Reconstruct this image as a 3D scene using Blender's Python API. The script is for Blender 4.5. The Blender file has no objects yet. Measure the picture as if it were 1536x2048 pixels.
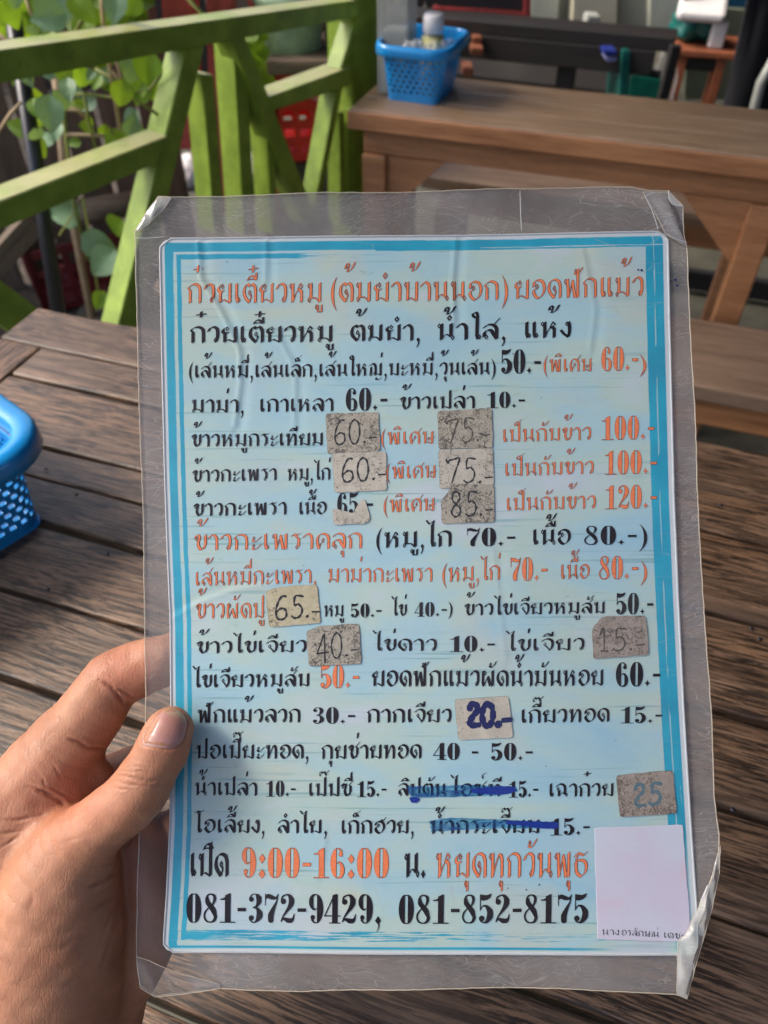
import bpy, bmesh, math, random
import numpy as np
from mathutils import Vector, Matrix
random.seed(7); rng = np.random.default_rng(7)
S = bpy.context.scene
COL = S.collection
# ---------------------------------------------------------------- camera
F, CX, CY = 1538.0, 768.0, 1024.0          # focal length and centre in photo pixels
CAMZ, PITCH = 1.25, math.radians(45)
cam_d = bpy.data.cameras.new('camera')
cam_d.sensor_fit = 'VERTICAL'; cam_d.sensor_height = 36.0
cam_d.lens = 36.0 * F / 2048.0
cam_d.clip_start = 0.01; cam_d.clip_end = 200
cam_d.dof.use_dof = True; cam_d.dof.focus_distance = 0.313; cam_d.dof.aperture_fstop = 13
cam = bpy.data.objects.new('camera', cam_d); COL.objects.link(cam)
cam.location = (0, 0, CAMZ); cam.rotation_euler = (math.radians(90) - PITCH, 0, 0)
S.camera = cam
# ---------------------------------------------------------------- world, sun, exposure
SUN = Vector((-0.72, 0.10, 0.80)).normalized()
w = bpy.data.worlds.new('World'); S.world = w; w.use_nodes = True
nt = w.node_tree
sky = nt.nodes.new('ShaderNodeTexSky'); sky.sky_type = 'NISHITA'; sky.sun_disc = False
sky.sun_elevation = math.asin(SUN.z); sky.sun_rotation = math.atan2(SUN.x, SUN.y)
sky.air_density = 1.0; sky.dust_density = 4.0; sky.ozone_density = 1.0
nt.links.new(sky.outputs[0], nt.nodes['Background'].inputs[0])
nt.nodes['Background'].inputs[1].default_value = 0.15
sd = bpy.data.lights.new('sun', 'SUN'); sd.energy = 1.4; sd.angle = math.radians(20); sd.color = (1.0, 0.94, 0.85)
so = bpy.data.objects.new('sun', sd); COL.objects.link(so)
so.rotation_euler = (-SUN).to_track_quat('-Z', 'Y').to_euler()
S.view_settings.view_transform = 'Standard'; S.view_settings.look = 'None'
S.view_settings.exposure = 1.22; S.view_settings.gamma = 1.0; S.view_settings.use_curve_mapping = False
S.cycles.max_bounces = 8; S.cycles.transparent_max_bounces = 16
S.cycles.use_denoising = True
# ---------------------------------------------------------------- helpers
c45, s45 = math.cos(PITCH), math.sin(PITCH)
def ray(px, py):
    r, u = (px - CX) / F, (CY - py) / F
    return Vector((r, c45 + u * s45, -s45 + u * c45))
CAM = Vector((0, 0, CAMZ))
def at_z(px, py, z):
    d = ray(px, py); return CAM + d * ((z - CAMZ) / d.z)
def at_y(px, py, y):
    d = ray(px, py); return CAM + d * (y / d.y)
def at_plane(px, py, p, n):
    d = ray(px, py); return CAM + d * ((p - CAM).dot(n) / d.dot(n))
def mesh_obj(name, verts, faces, m=None, parent=None, smooth=False):
    me = bpy.data.meshes.new(name)
    me.from_pydata([tuple(v) for v in verts], [], faces); me.update()
    if smooth: me.polygons.foreach_set('use_smooth', [True] * len(me.polygons))
    o = bpy.data.objects.new(name, me); COL.objects.link(o)
    if m: me.materials.append(m)
    if parent: o.parent = parent
    return o
def bm_obj(name, bm, m=None, parent=None, smooth=False):
    me = bpy.data.meshes.new(name); bmesh.ops.recalc_face_normals(bm, faces=bm.faces)
    bm.to_mesh(me); bm.free()
    if smooth: me.polygons.foreach_set('use_smooth', [True] * len(me.polygons))
    o = bpy.data.objects.new(name, me); COL.objects.link(o)
    if m: me.materials.append(m)
    if parent: o.parent = parent
    return o
def thing(name, label, cat, loc=(0, 0, 0), rotz=0, group=None):
    o = bpy.data.objects.new(name, None); COL.objects.link(o); o.empty_display_size = 0.05
    o.location = loc; o.rotation_euler = (0, 0, rotz)
    tag(o, label, cat, group); return o
def tag(o, label, cat, group=None):
    o['label'] = label; o['category'] = cat
    if group: o['group'] = group
    return o
def add_box(bm, c, s, rz=0.0, bevel=0.0, rot=None):
    M = Matrix.Translation(Vector(c)) @ (rot if rot is not None else Matrix.Rotation(rz, 4, 'Z')) @ Matrix.Diagonal((s[0], s[1], s[2], 1))
    r = bmesh.ops.create_cube(bm, size=1.0, matrix=M)
    if bevel > 0:
        es = set(e for v in r['verts'] for e in v.link_edges)
        bmesh.ops.bevel(bm, geom=list(es), offset=bevel, segments=2, profile=0.5, affect='EDGES')
def box(name, c, s, m, parent=None, rz=0.0, bevel=0.003, rot=None):
    bm = bmesh.new(); add_box(bm, (0, 0, 0), s, 0, bevel)
    o = bm_obj(name, bm, m, parent)
    o.location = c
    if rot is not None: o.rotation_euler = rot.to_euler()
    else: o.rotation_euler = (0, 0, rz)
    return o
def bar(name, a, b, wd, ht, m, parent=None, bevel=0.002, up=(0, 0, 1)):
    """box from a to b, local X along it"""
    a, b = Vector(a), Vector(b); d = b - a; L = d.length; x = d / L
    y = Vector(up).cross(x).normalized(); z = x.cross(y)
    R = Matrix((x, y, z)).transposed().to_4x4()
    o = box(name, (a + b) / 2, (L, wd, ht), m, parent, bevel=bevel)
    o.rotation_euler = R.to_euler(); return o
def tube_verts(path, rad, n=8, closed=False):
    vs, fs = [], []; P = [Vector(p) for p in path]; N = len(P)
    for i, p in enumerate(P):
        t = (P[(i + 1) % N] - P[i - 1]) if closed else (P[min(i + 1, N - 1)] - P[max(i - 1, 0)])
        t.normalize(); ref = Vector((0, 0, 1)) if abs(t.z) < 0.9 else Vector((1, 0, 0))
        u = t.cross(ref).normalized(); v = t.cross(u)
        r = rad[i] if hasattr(rad, '__len__') else rad
        for k in range(n):
            a = 2 * math.pi * k / n
            vs.append(p + (u * math.cos(a) + v * math.sin(a)) * r)
    for i in range(N if closed else N - 1):
        j = (i + 1) % N
        for k in range(n):
            k2 = (k + 1) % n
            fs.append((i * n + k, i * n + k2, j * n + k2, j * n + k))
    if not closed:
        fs.append(tuple(range(n - 1, -1, -1))); fs.append(tuple((N - 1) * n + k for k in range(n)))
    return vs, fs
def tube(name, path, rad, m, parent=None, n=8, closed=False):
    v, f = tube_verts(path, rad, n, closed); return mesh_obj(name, v, f, m, parent, True)
def lathe(name, prof, m, parent=None, n=24, loc=(0, 0, 0)):
    vs, fs = [], []
    for r, z in prof:
        for k in range(n):
            a = 2 * math.pi * k / n; vs.append((r * math.cos(a), r * math.sin(a), z))
    for i in range(len(prof) - 1):
        for k in range(n):
            k2 = (k + 1) % n; fs.append((i * n + k, i * n + k2, (i + 1) * n + k2, (i + 1) * n + k))
    fs.append(tuple(range(n - 1, -1, -1))); fs.append(tuple((len(prof) - 1) * n + k for k in range(n)))
    o = mesh_obj(name, vs, fs, m, parent, True); o.location = loc; return o
# ---------------------------------------------------------------- node helper
class NT:
    def __init__(s, name):
        s.m = bpy.data.materials.new(name); s.m.use_nodes = True; s.t = s.m.node_tree
        s.b = s.t.nodes['Principled BSDF']; s.out = s.t.nodes['Material Output']
    def n(s, kind, **kw):
        nd = s.t.nodes.new('ShaderNode' + kind)
        for k, v in kw.items():
            if hasattr(nd, k): setattr(nd, k, v)
        return nd
    def set(s, sock, v):
        if isinstance(v, bpy.types.NodeSocket): s.t.links.new(v, sock)
        elif v is not None:
            if hasattr(sock.default_value, '__len__') and not hasattr(v, '__len__'): v = (v,) * len(sock.default_value)
            if hasattr(v, '__len__') and len(v) == 3 and len(sock.default_value) == 4: v = (*v, 1)
            sock.default_value = v
    def math(s, op, a, b=None, c=None, clamp=False):
        nd = s.n('Math', operation=op, use_clamp=clamp); s.set(nd.inputs[0], a)
        if b is not None: s.set(nd.inputs[1], b)
        if c is not None: s.set(nd.inputs[2], c)
        return nd.outputs[0]
    def coord(s, kind='Object'):
        return s.n('TexCoord').outputs[kind]
    def mapping(s, v, scale=(1, 1, 1), loc=(0, 0, 0), rot=(0, 0, 0)):
        nd = s.n('Mapping'); s.set(nd.inputs[0], v); nd.inputs[1].default_value = loc
        nd.inputs[2].default_value = rot; nd.inputs[3].default_value = scale; return nd.outputs[0]
    def noise(s, v, scale, detail=4, rough=0.5, dist=0.0, out=0):
        nd = s.n('TexNoise'); s.set(nd.inputs['Vector'], v); nd.inputs['Scale'].default_value = scale
        nd.inputs['Detail'].default_value = detail; nd.inputs['Roughness'].default_value = rough
        nd.inputs['Distortion'].default_value = dist; return nd.outputs[out]
    def ramp(s, f, stops, interp='LINEAR'):
        nd = s.n('ValToRGB'); s.set(nd.inputs[0], f); cr = nd.color_ramp; cr.interpolation = interp
        while len(cr.elements) < len(stops): cr.elements.new(0.5)
        for e, (p, c) in zip(cr.elements, stops):
            e.position = p; e.color = (*c, 1) if hasattr(c, '__len__') else (c, c, c, 1)
        return nd.outputs[0]
    def mix(s, f, a, b, mode='MIX'):
        nd = s.n('Mix', data_type='RGBA', blend_type=mode); s.set(nd.inputs[0], f)
        s.set(nd.inputs[6], a); s.set(nd.inputs[7], b); return nd.outputs[2]
    def step(s, x, lo, hi):
        nd = s.n('MapRange', interpolation_type='SMOOTHSTEP'); s.set(nd.inputs[0], x)
        nd.inputs[1].default_value = lo; nd.inputs[2].default_value = hi; return nd.outputs[0]
    def bump(s, h, strength=0.3, dist=0.001, normal=None):
        nd = s.n('Bump'); s.set(nd.inputs['Height'], h); nd.inputs['Strength'].default_value = strength
        nd.inputs['Distance'].default_value = dist
        if normal is not None: s.set(nd.inputs['Normal'], normal)
        return nd.outputs[0]
    def fin(s, col=None, rough=None, bump=None, **kw):
        if col is not None: s.set(s.b.inputs['Base Color'], col)
        if rough is not None: s.set(s.b.inputs['Roughness'], rough)
        if bump is not None: s.set(s.b.inputs['Normal'], bump)
        for k, v in kw.items(): s.set(s.b.inputs[k.replace('_', ' ')], v)
        return s.m
def paint(name, col, rough=0.5, var=0.15, bump=0.15, scale=30, **kw):
    n = NT(name); c = n.coord()
    f = n.noise(c, scale, 5, 0.6)
    col2 = n.mix(n.step(f, 0.3, 0.75), tuple(x * (1 - var) for x in col), tuple(min(1, x * (1 + var)) for x in col))
    return n.fin(col2, rough, n.bump(n.noise(c, scale * 4, 4), bump, 0.0006), **kw)
def wood(name, dark, light, rough=0.45, grain=1.0, streak=0.5, seed=0.0, warm=None, gscale=26, bumps=0.5):
    """grain runs along local X; the random number of the object shifts the pattern"""
    n = NT(name)
    c = n.coord(); oi = n.n('ObjectInfo'); off = n.math('MULTIPLY', oi.outputs['Random'], 37.0)
    cmb = n.n('CombineXYZ'); n.set(cmb.inputs[0], off); n.set(cmb.inputs[1], off); n.set(cmb.inputs[2], off)
    va = n.n('VectorMath', operation='ADD'); n.set(va.inputs[0], c); n.set(va.inputs[1], cmb.outputs[0]); c = va.outputs[0]
    wob = n.noise(n.mapping(c, (1.2, 5, 5)), 2.2, 3, 0.5, out=1)
    wv = n.n('VectorMath', operation='MULTIPLY_ADD'); n.set(wv.inputs[0], wob); wv.inputs[1].default_value = (0, 0.035, 0.035); n.set(wv.inputs[2], c)
    c2 = wv.outputs[0]
    g1 = n.noise(n.mapping(c2, (1.4, 24, 24)), gscale / 8, 6, 0.62)
    g2 = n.noise(n.mapping(c2, (8, 210, 210)), gscale / 10, 5, 0.72)
    g3 = n.noise(n.mapping(c, (2, 6, 6)), 2.0, 4, 0.6)
    col = n.ramp(g1, [(0.32, dark), (0.5, tuple((a + b) / 2 for a, b in zip(dark, light))), (0.68, light)])
    col = n.mix(n.step(g3, 0.35, 0.7), col, n.mix(0.55, col, warm or light), 'MIX')
    st = n.math('MULTIPLY', n.math('MULTIPLY', n.step(g2, 0.46, 0.54), n.math('ADD', n.step(g3, 0.35, 0.6), 0.35, clamp=True)), streak)
    col = n.mix(st, col, tuple(x * 0.5 for x in dark))
    h = n.math('ADD', n.math('MULTIPLY', g1, 0.6), n.math('MULTIPLY', g2, 0.6))
    rg = n.math('ADD', n.math('MULTIPLY', g2, 0.35), rough - 0.12)
    return n.fin(col, rg, n.bump(h, bumps, 0.0016 * grain))
# ================================================================ MATERIALS
M_table = wood('weathered_teak', (0.030, 0.019, 0.013), (0.25, 0.16, 0.105), rough=0.33, streak=0.95, warm=(0.26, 0.14, 0.07), bumps=0.7)
M_table2 = wood('worn_brown_wood', (0.17, 0.11, 0.068), (0.36, 0.25, 0.16), rough=0.27, streak=0.25, warm=(0.26, 0.16, 0.09), bumps=0.2)
M_apron = wood('orange_brown_wood', (0.20, 0.080, 0.032), (0.44, 0.21, 0.095), rough=0.42, streak=0.2, bumps=0.2)
M_bench = wood('bench_wood', (0.11, 0.066, 0.042), (0.27, 0.185, 0.13), rough=0.42, streak=0.3, bumps=0.3)
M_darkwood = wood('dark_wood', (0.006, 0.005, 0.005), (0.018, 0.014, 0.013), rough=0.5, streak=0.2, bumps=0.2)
M_wallboard = wood('fence_board_wood', (0.05, 0.037, 0.026), (0.17, 0.125, 0.088), rough=0.8, streak=0.3, bumps=0.4)
def green_mat():
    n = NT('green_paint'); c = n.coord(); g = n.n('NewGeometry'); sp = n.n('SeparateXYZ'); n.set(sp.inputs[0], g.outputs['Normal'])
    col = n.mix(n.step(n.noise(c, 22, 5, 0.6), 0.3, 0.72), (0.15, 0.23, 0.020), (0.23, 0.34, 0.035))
    sheen_wear = n.math('MULTIPLY', n.step(sp.outputs[2], 0.6, 0.9), n.step(n.noise(c, 9, 5, 0.65), 0.25, 0.6))  # upward faces paled: sky sheen put into the colour, along with worn paint
    col = n.mix(n.math('MULTIPLY', sheen_wear, 0.6), col, (0.46, 0.38, 0.25))
    col = n.mix(n.math('MULTIPLY', n.step(n.noise(c, 60, 4, 0.7), 0.62, 0.72), 0.5), col, (0.10, 0.10, 0.04))
    return n.fin(col, 0.5, n.bump(n.noise(n.mapping(c, (1, 1, 1)), 90, 4), 0.3, 0.0006))
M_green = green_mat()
M_pole = paint('black_metal', (0.015, 0.016, 0.022), 0.35)
M_blue = paint('blue_plastic', (0.010, 0.25, 0.62), 0.25, 0.06, 0.05, 60, Coat_Weight=0.3)
M_red = paint('red_plastic', (0.88, 0.05, 0.035), 0.35, 0.1)
M_redpaint = paint('faded_red_paint', (0.34, 0.05, 0.045), 0.6, 0.3)
M_pot = paint('pale_green_ceramic', (0.30, 0.42, 0.28), 0.4, 0.15)
M_concrete = paint('concrete', (0.085, 0.08, 0.06), 0.8, 0.3, 0.5, 6)
M_dirt = paint('dark_soil', (0.055, 0.042, 0.032), 0.95, 0.5, 0.8, 9)
M_cream = paint('cream_panel', (0.62, 0.64, 0.52), 0.5, 0.08, 0.05, 8)
M_grey = paint('grey_panel', (0.32, 0.33, 0.30), 0.5, 0.1, 0.05, 8)
M_black = paint('black_cloth', (0.006, 0.006, 0.009), 0.9, 0.2, 0.3, 12)
M_board = paint('blackboard', (0.022, 0.022, 0.024), 0.6, 0.2, 0.05, 5)
M_white = paint('white_plastic', (0.68, 0.65, 0.64), 0.4, 0.05, 0.05)
M_teal = paint('teal_plastic', (0.01, 0.13, 0.11), 0.3, 0.2, 0.05)
M_tealbright = paint('green_mesh_plastic', (0.008, 0.17, 0.11), 0.3, 0.2, 0.05)
M_stool = paint('stool_wood', (0.27, 0.085, 0.04), 0.45, 0.2, 0.2, 20)
M_bluewall = paint('blue_panel', (0.008, 0.11, 0.22), 0.6, 0.1)
M_orange = paint('orange_plastic', (0.2, 0.07, 0.035), 0.5, 0.1)
M_indigo = paint('indigo_plastic', (0.06, 0.10, 0.35), 0.5, 0.1)
def leaf_mat(name, a, b, rough=0.4, trans=0.35, yel=0.35):
    n = NT(name); c = n.coord(); oi = n.n('ObjectInfo')
    col = n.mix(n.step(n.noise(c, 40, 4), 0.3, 0.7), a, b)
    col = n.mix(n.math('MULTIPLY', oi.outputs['Random'], yel), col, (0.30, 0.34, 0.02))
    n.fin(col, rough, n.bump(n.noise(n.mapping(c, (1, 12, 1)), 20, 2), 0.3, 0.001))
    tr = n.n('BsdfTranslucent'); n.set(tr.inputs[0], n.mix(0.5, col, (0.42, 0.62, 0.02)))
    mx = n.n('MixShader'); mx.inputs[0].default_value = trans
    n.t.links.new(n.b.outputs[0], mx.inputs[1]); n.t.links.new(tr.outputs[0], mx.inputs[2])
    n.t.links.new(mx.outputs[0], n.out.inputs[0]); return n.m
M_leaf = leaf_mat('vine_leaf', (0.10, 0.20, 0.11), (0.22, 0.34, 0.21), 0.32, 0.2, 0.08)
M_leaf2 = leaf_mat('shrub_leaf', (0.08, 0.19, 0.012), (0.18, 0.32, 0.03), 0.45, 0.4)
M_stem = paint('green_stem', (0.20, 0.22, 0.05), 0.6)
M_twig = paint('dry_twig', (0.42, 0.30, 0.18), 0.7)
def clear(name, col=(0.9, 0.92, 0.92), haze=0.15, rough=0.15):
    n = NT(name); n.fin(col, rough, None)
    tr = n.n('BsdfTransparent'); tr.inputs[0].default_value = (*[0.94] * 3, 1)
    lw = n.n('LayerWeight'); lw.inputs[0].default_value = 0.35
    f = n.math('ADD', n.math('MULTIPLY', lw.outputs['Facing'], 0.45), haze, clamp=True)
    mx = n.n('MixShader'); n.set(mx.inputs[0], f)
    n.t.links.new(tr.outputs[0], mx.inputs[1]); n.t.links.new(n.b.outputs[0], mx.inputs[2])
    n.t.links.new(mx.outputs[0], n.out.inputs[0]); return n.m
M_clear = clear('clear_plastic')
M_frost = clear('frosted_plastic', (0.55, 0.56, 0.52), 0.20, 0.3)

# ================================================================ GROUND AND SHELL
def struct(o): o['kind'] = 'structure'; return o
struct(box('ground', (0, 2, -0.06), (60, 60, 0.1), M_dirt, bevel=0))
struct(box('floor', (2.35, 2.0, -0.004), (6.6, 12, 0.012), M_concrete, bevel=0))
TH = math.radians(-19)                        # tables run from far left to near right
tx, ty = Vector((math.cos(TH), math.sin(TH), 0)), Vector((-math.sin(TH), math.cos(TH), 0))
# unseen terrace roof, outline shaped to block sun and sky, open towards the garden
rf = thing('roof', 'unseen dark sheet roof over the dining terrace, shaped to block sun and sky', 'roof', (0, 0, 0))
box('shade_sheet', (2.4, 0.95, 2.75), (7.8, 3.3, 0.05), M_bench, rf)
o = box('light_block_wall', (2.8, -2.4, 1.35), (6.6, 0.1, 2.7), M_bench); tag(o, 'unseen brown wall added behind the camera to block low light', 'wall')  # added out of view to cut low light from behind the camera
box('shade_sheet', (3.3, 5.05, 2.75), (6.0, 4.9, 0.05), M_darkwood, rf)
for k in range(4): box('rafter', (2.4, -0.2 + k * 0.9, 2.67), (7.7, 0.06, 0.10), M_bench, rf)
# ================================================================ NEAR TABLE
TZ = 0.75
tb = thing('dining_table', 'weathered dark brown plank table under the menu and the hand', 'table', at_z(700, 1400, 0))
def local(p, o): return Vector(p) - Vector(o.location)
# far edge line through photo point (271,651) ; left end near x=60
e0 = at_z(271, 652, TZ)
def tcoord(p): d = p - e0; return d.dot(tx), d.dot(ty)
# joints between planks measured at photo x=200
ys = [718, 788, 921, 985, 1081, 1235, 1420, 1660, 1960, 2350, 2900]
vs_ = [0.0]
for y in ys:
    vs_.append(tcoord(at_z(200, y, TZ))[1])
xl = tcoord(at_z(52, 720, TZ))[0]
gap = [0.0025, 0.0035, 0.005, 0.0018, 0.006, 0.004, 0.004, 0.004, 0.005, 0.004, 0.004, 0.004]
planks = []
for i in range(len(vs_) - 1):
    a, b = vs_[i], vs_[i + 1]
    x0 = xl if i > 0 else xl - 0.06
    bm = bmesh.new(); L = 1.75; wd = a - b - gap[i]
    add_box(bm, (0, 0, 0), (L, wd, 0.028), 0, 0.0025)
    bmesh.ops.subdivide_edges(bm, edges=[e for e in bm.edges if e.calc_length() > 0.5], cuts=24)
    for v in bm.verts:
        v.co.y += 0.0012 * math.sin(v.co.x * 9 + i * 2.1) * (1 if v.co.y > 0 else 0.6) + 0.0006 * math.sin(v.co.x * 41 + i)
        if abs(v.co.z) > 0: v.co.z += 0.0008 * math.sin(v.co.x * 5 + i)
    o = bm_obj('plank', bm, M_table, tb)
    c = e0 + tx * (x0 + L / 2) + ty * (a + b) / 2; c.z = TZ - 0.014 + random.uniform(-0.001, 0.0006)
    o.location = local(c, tb); o.rotation_euler = (0, 0, TH)
# end board, along the left edge
c = e0 + tx * (xl - 0.055) + ty * (vs_[1] - 0.55); c.z = TZ - 0.0145
o = box('end_board', local(c, tb), (1.1, 0.105, 0.028), M_table, tb, rz=TH + math.radians(90), bevel=0.003)
for sx in (0.12, 1.45):
    for sy in (-0.12, -0.95):
        c = e0 + tx * (xl + sx) + ty * sy; c.z = 0.36
        box('leg', local(c, tb), (0.07, 0.07, 0.72), M_table, tb, rz=TH)
for sy in (-0.12, -0.95):
    c = e0 + tx * (xl + 0.8) + ty * sy; c.z = 0.675
    box('apron', local(c, tb), (1.4, 0.03, 0.09), M_table, tb, rz=TH)

for (x, y) in ((91, 938), (153, 989), (1503, 1257), (1519, 1278), (215, 1108), (1440, 1010), (1466, 1620), (96, 1180)):
    q = at_z(x, y, TZ + 0.0003)
    lathe('nail_head', [(0.0017, 0), (0.0017, 0.0006)], M_pole, tb, 8, local(q, tb))
# ================================================================ FAR TABLE
fe = at_z(698, 217, TZ)                       # near left top corner
ft = thing('long_table', 'brown plank table with orange brown apron behind the menu, blue basket on it', 'table', (fe.x, fe.y, 0), TH)
dep = max(0.2, (at_z(1100, 174, TZ) - fe).dot(ty)); LEN = 1.62
for k in range(3):
    yy = dep / 3 * (k + 0.5)
    box('plank', (LEN / 2, yy, TZ - 0.018), (LEN, dep / 3 - 0.0015, 0.036), M_table2, ft, bevel=0.004)
box('apron', (LEN / 2, 0.035, TZ - 0.036 - 0.025), (LEN - 0.04, 0.026, 0.05), M_apron, ft)
box('apron', (LEN / 2, dep - 0.04, TZ - 0.036 - 0.036), (LEN - 0.04, 0.026, 0.072), M_apron, ft)
box('apron', (0.035, dep / 2, TZ - 0.07), (0.026, dep - 0.11, 0.068), M_apron, ft)
box('edge_strip', (LEN / 2, -0.004, TZ - 0.0185), (LEN + 0.004, 0.008, 0.032), M_apron, ft, bevel=0.002)
lr = ft.matrix_world
def fl(px, py):                               # local x on the near legs' plane
    n = ty; p = at_plane(px, py, fe + ty * 0.035, n); return (p - fe).dot(tx), p.z
xr, _ = fl(1516, 450)
for xx in (0.045, xr):
    box('leg', (xx, 0.036, 0.3315), (0.05, 0.05, 0.663), M_apron, ft)
    box('leg', (xx, dep - 0.045, 0.3315), (0.05, 0.05, 0.663), M_apron, ft)
for s, xx in ((1, 0.045), (-1, xr)):
    vs = [(0, 0), (0.12 * s, 0), (0, -0.12)]
    vv = [(xx + s * 0.025 + a, y, 0.663 + b) for y in (0.024, 0.048) for a, b in vs]
    mesh_obj('corner_bracket', vv, [(0, 1, 2), (5, 4, 3), (0, 3, 4, 1), (1, 4, 5, 2), (2, 5, 3, 0)], M_apron, ft)
# ================================================================ BENCHES
def bench(name, label, p0, p1, wdt, z=0.45, slats=2):
    p0 = Vector((p0.x, p0.y, 0)); p1 = Vector((p1.x, p1.y, 0)); L = (p1 - p0).length
    o = thing(name, label, 'bench', p0, TH, 'benches along the far table')
    sw = wdt / slats
    for k in range(slats):
        box('seat_plank', (L / 2, sw * (k + 0.5), z - 0.016), (L, sw - 0.002, 0.032), M_bench, o, bevel=0.004)
    for yy in (0.03, wdt - 0.03):
        box('rail', (L / 2, yy, z - 0.032 - 0.03), (L - 0.1, 0.024, 0.06), M_apron, o)
    for xx in (0.06, L - 0.06):
        for yy in (0.032, wdt - 0.032):
            box('leg', (xx, yy, (z - 0.092) / 2), (0.045, 0.045, z - 0.092), M_bench, o)
    return o
b0 = at_z(1460, 784, 0.45)                    # near edge point of the near bench
pA = b0 - tx * 1.15; pB = b0 + tx * 0.5
bench('bench', 'wooden bench right of the menu between the two tables', pA, pB, 0.235)
b1 = at_z(842, 352, 0.45)
bench('bench', 'wooden bench on the far side of the long table, seen below its apron', b1 + ty * 0.0, b1 + tx * 1.5, 0.24)

# ================================================================ GREEN FENCE
A0 = Vector((-0.53, 1.20, 0)); fd = Vector((0.637, 0.771, 0)).normalized(); fn = Vector((fd.y, -fd.x, 0))
fence = thing('fence', 'green painted timber fence with slanting and upright boards left of the long table', 'fence', (A0.x, A0.y, 0))
def fboard(name, poly, D=0.05, off=0.0, m=None):
    fr = [at_plane(x, y, A0 + fn * off, fn) - Vector(fence.location) for x, y in poly]
    bk = [p - fn * D for p in fr]; n = len(poly)
    bm = bmesh.new(); v = [bm.verts.new(p) for p in fr + bk]
    bm.faces.new(v[:n]); bm.faces.new(v[n:][::-1])
    for i in range(n): j = (i + 1) % n; bm.faces.new((v[i], v[j], v[n + j], v[n + i]))
    bmesh.ops.bevel(bm, geom=list(bm.edges), offset=0.0018, segments=2, affect='EDGES')
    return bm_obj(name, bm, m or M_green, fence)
fboard('rail', [(-90, 113), (716, 0), (716, 34), (-90, 184)], 0.055, 0.004)
fboard('rail', [(-80, 433), (336, 272), (318, 326), (-80, 494)], 0.055, 0.006)
fboard('rail', [(536, 195), (704, 133), (704, 170), (545, 222)], 0.055, 0.002)
fboard('brace', [(374, 95), (410, 92), (264, 700), (224, 700)], 0.05)
fboard('brace', [(462, 76), (490, 72), (640, 450), (610, 450)], 0.05)
fboard('brace', [(674, 176), (687, 172), (635, 440), (624, 440)], 0.045, -0.004)
fboard('brace', [(716, 30), (731, 30), (692, 140), (680, 140)], 0.04, -0.004)
fboard('picket', [(405, 150), (428, 150), (452, 470), (430, 470)], 0.05, -0.012)
fboard('picket', [(467, 80), (493, 77), (512, 470), (489, 470)], 0.055, -0.014)
fboard('picket', [(531, 215), (545, 216), (558, 470), (546, 470)], 0.05, -0.012)
fboard('picket', [(681, 225), (689, 225), (690, 450), (681, 450)], 0.04, -0.016)
fboard('picket', [(699, 220), (706, 220), (706, 450), (699, 450)], 0.03, -0.014)
fboard('post', [(704, -60), (775, -60), (762, 640), (708, 640)], 0.07, -0.01)
fboard('picket', [(782, 326), (789, 330), (772, 520), (765, 520)], 0.035, 0.01)
fboard('picket', [(750, 352), (756, 355), (752, 520), (746, 520)], 0.03, 0.01)
fboard('brace', [(-70, 520), (-10, 552), (96, 632), (70, 700), (-70, 600)], 0.04, 0.0)

# ================================================================ BEHIND THE FENCE
bw = thing('board_wall', 'dull brown upright board wall behind the vines on the left', 'wall', (-1.2, 2.3, 0), math.radians(25))
for k in range(18):
    wd = random.uniform(0.085, 0.115)
    box('board', (-1.4 + k * 0.115, random.uniform(-0.01, 0.01), 0.55), (1.3, wd, 0.02), M_wallboard, bw,
        rot=Matrix.Rotation(math.radians(90), 4, 'X') @ Matrix.Rotation(math.radians(90), 4, 'Z'), bevel=0.002)
p = at_z(205, 1010, 0.0)
# black iron pole at the left
pa, pb = at_y(12, -60, 1.55), at_y(128, 700, 1.30)
pl = tube('iron_pole', [pa, pb], 0.014, M_pole, None, 12); tag(pl, 'thin black metal pole leaning behind the fence at the left edge', 'pole')
# red timber post pieces
def quad_box(name, pts, y, D, m, parent=None):
    fr = [at_y(a, b, y) for a, b in pts]; bk = [q + Vector((0, D, 0)) for q in fr]; n = len(pts)
    o0 = Vector(parent.location) if parent else Vector((0, 0, 0))
    bm = bmesh.new(); v = [bm.verts.new(q - o0) for q in fr + bk]
    bm.faces.new(v[:n]); bm.faces.new(v[n:][::-1])
    for i in range(n): j = (i + 1) % n; bm.faces.new((v[i], v[j], v[n + j], v[n + i]))
    bmesh.ops.bevel(bm, geom=list(bm.edges), offset=0.004, segments=2, affect='EDGES')
    return bm_obj(name, bm, m, parent)
o = quad_box('red_post', [(318, -90), (388, -90), (402, 300), (340, 300)], 2.15, 0.05, M_redpaint); tag(o, 'wide faded red timber post behind the fence brace', 'post')
o = quad_box('red_post', [(410, -90), (466, -90), (474, 430), (424, 430)], 2.12, 0.05, M_redpaint); tag(o, 'narrow faded red timber post seen between the two bright pickets', 'post')
o = quad_box('red_post', [(493, -60), (540, -60), (560, 430), (512, 430)], 2.3, 0.06, M_redpaint); tag(o, 'red timber post left of the green plant pot', 'post')
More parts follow.
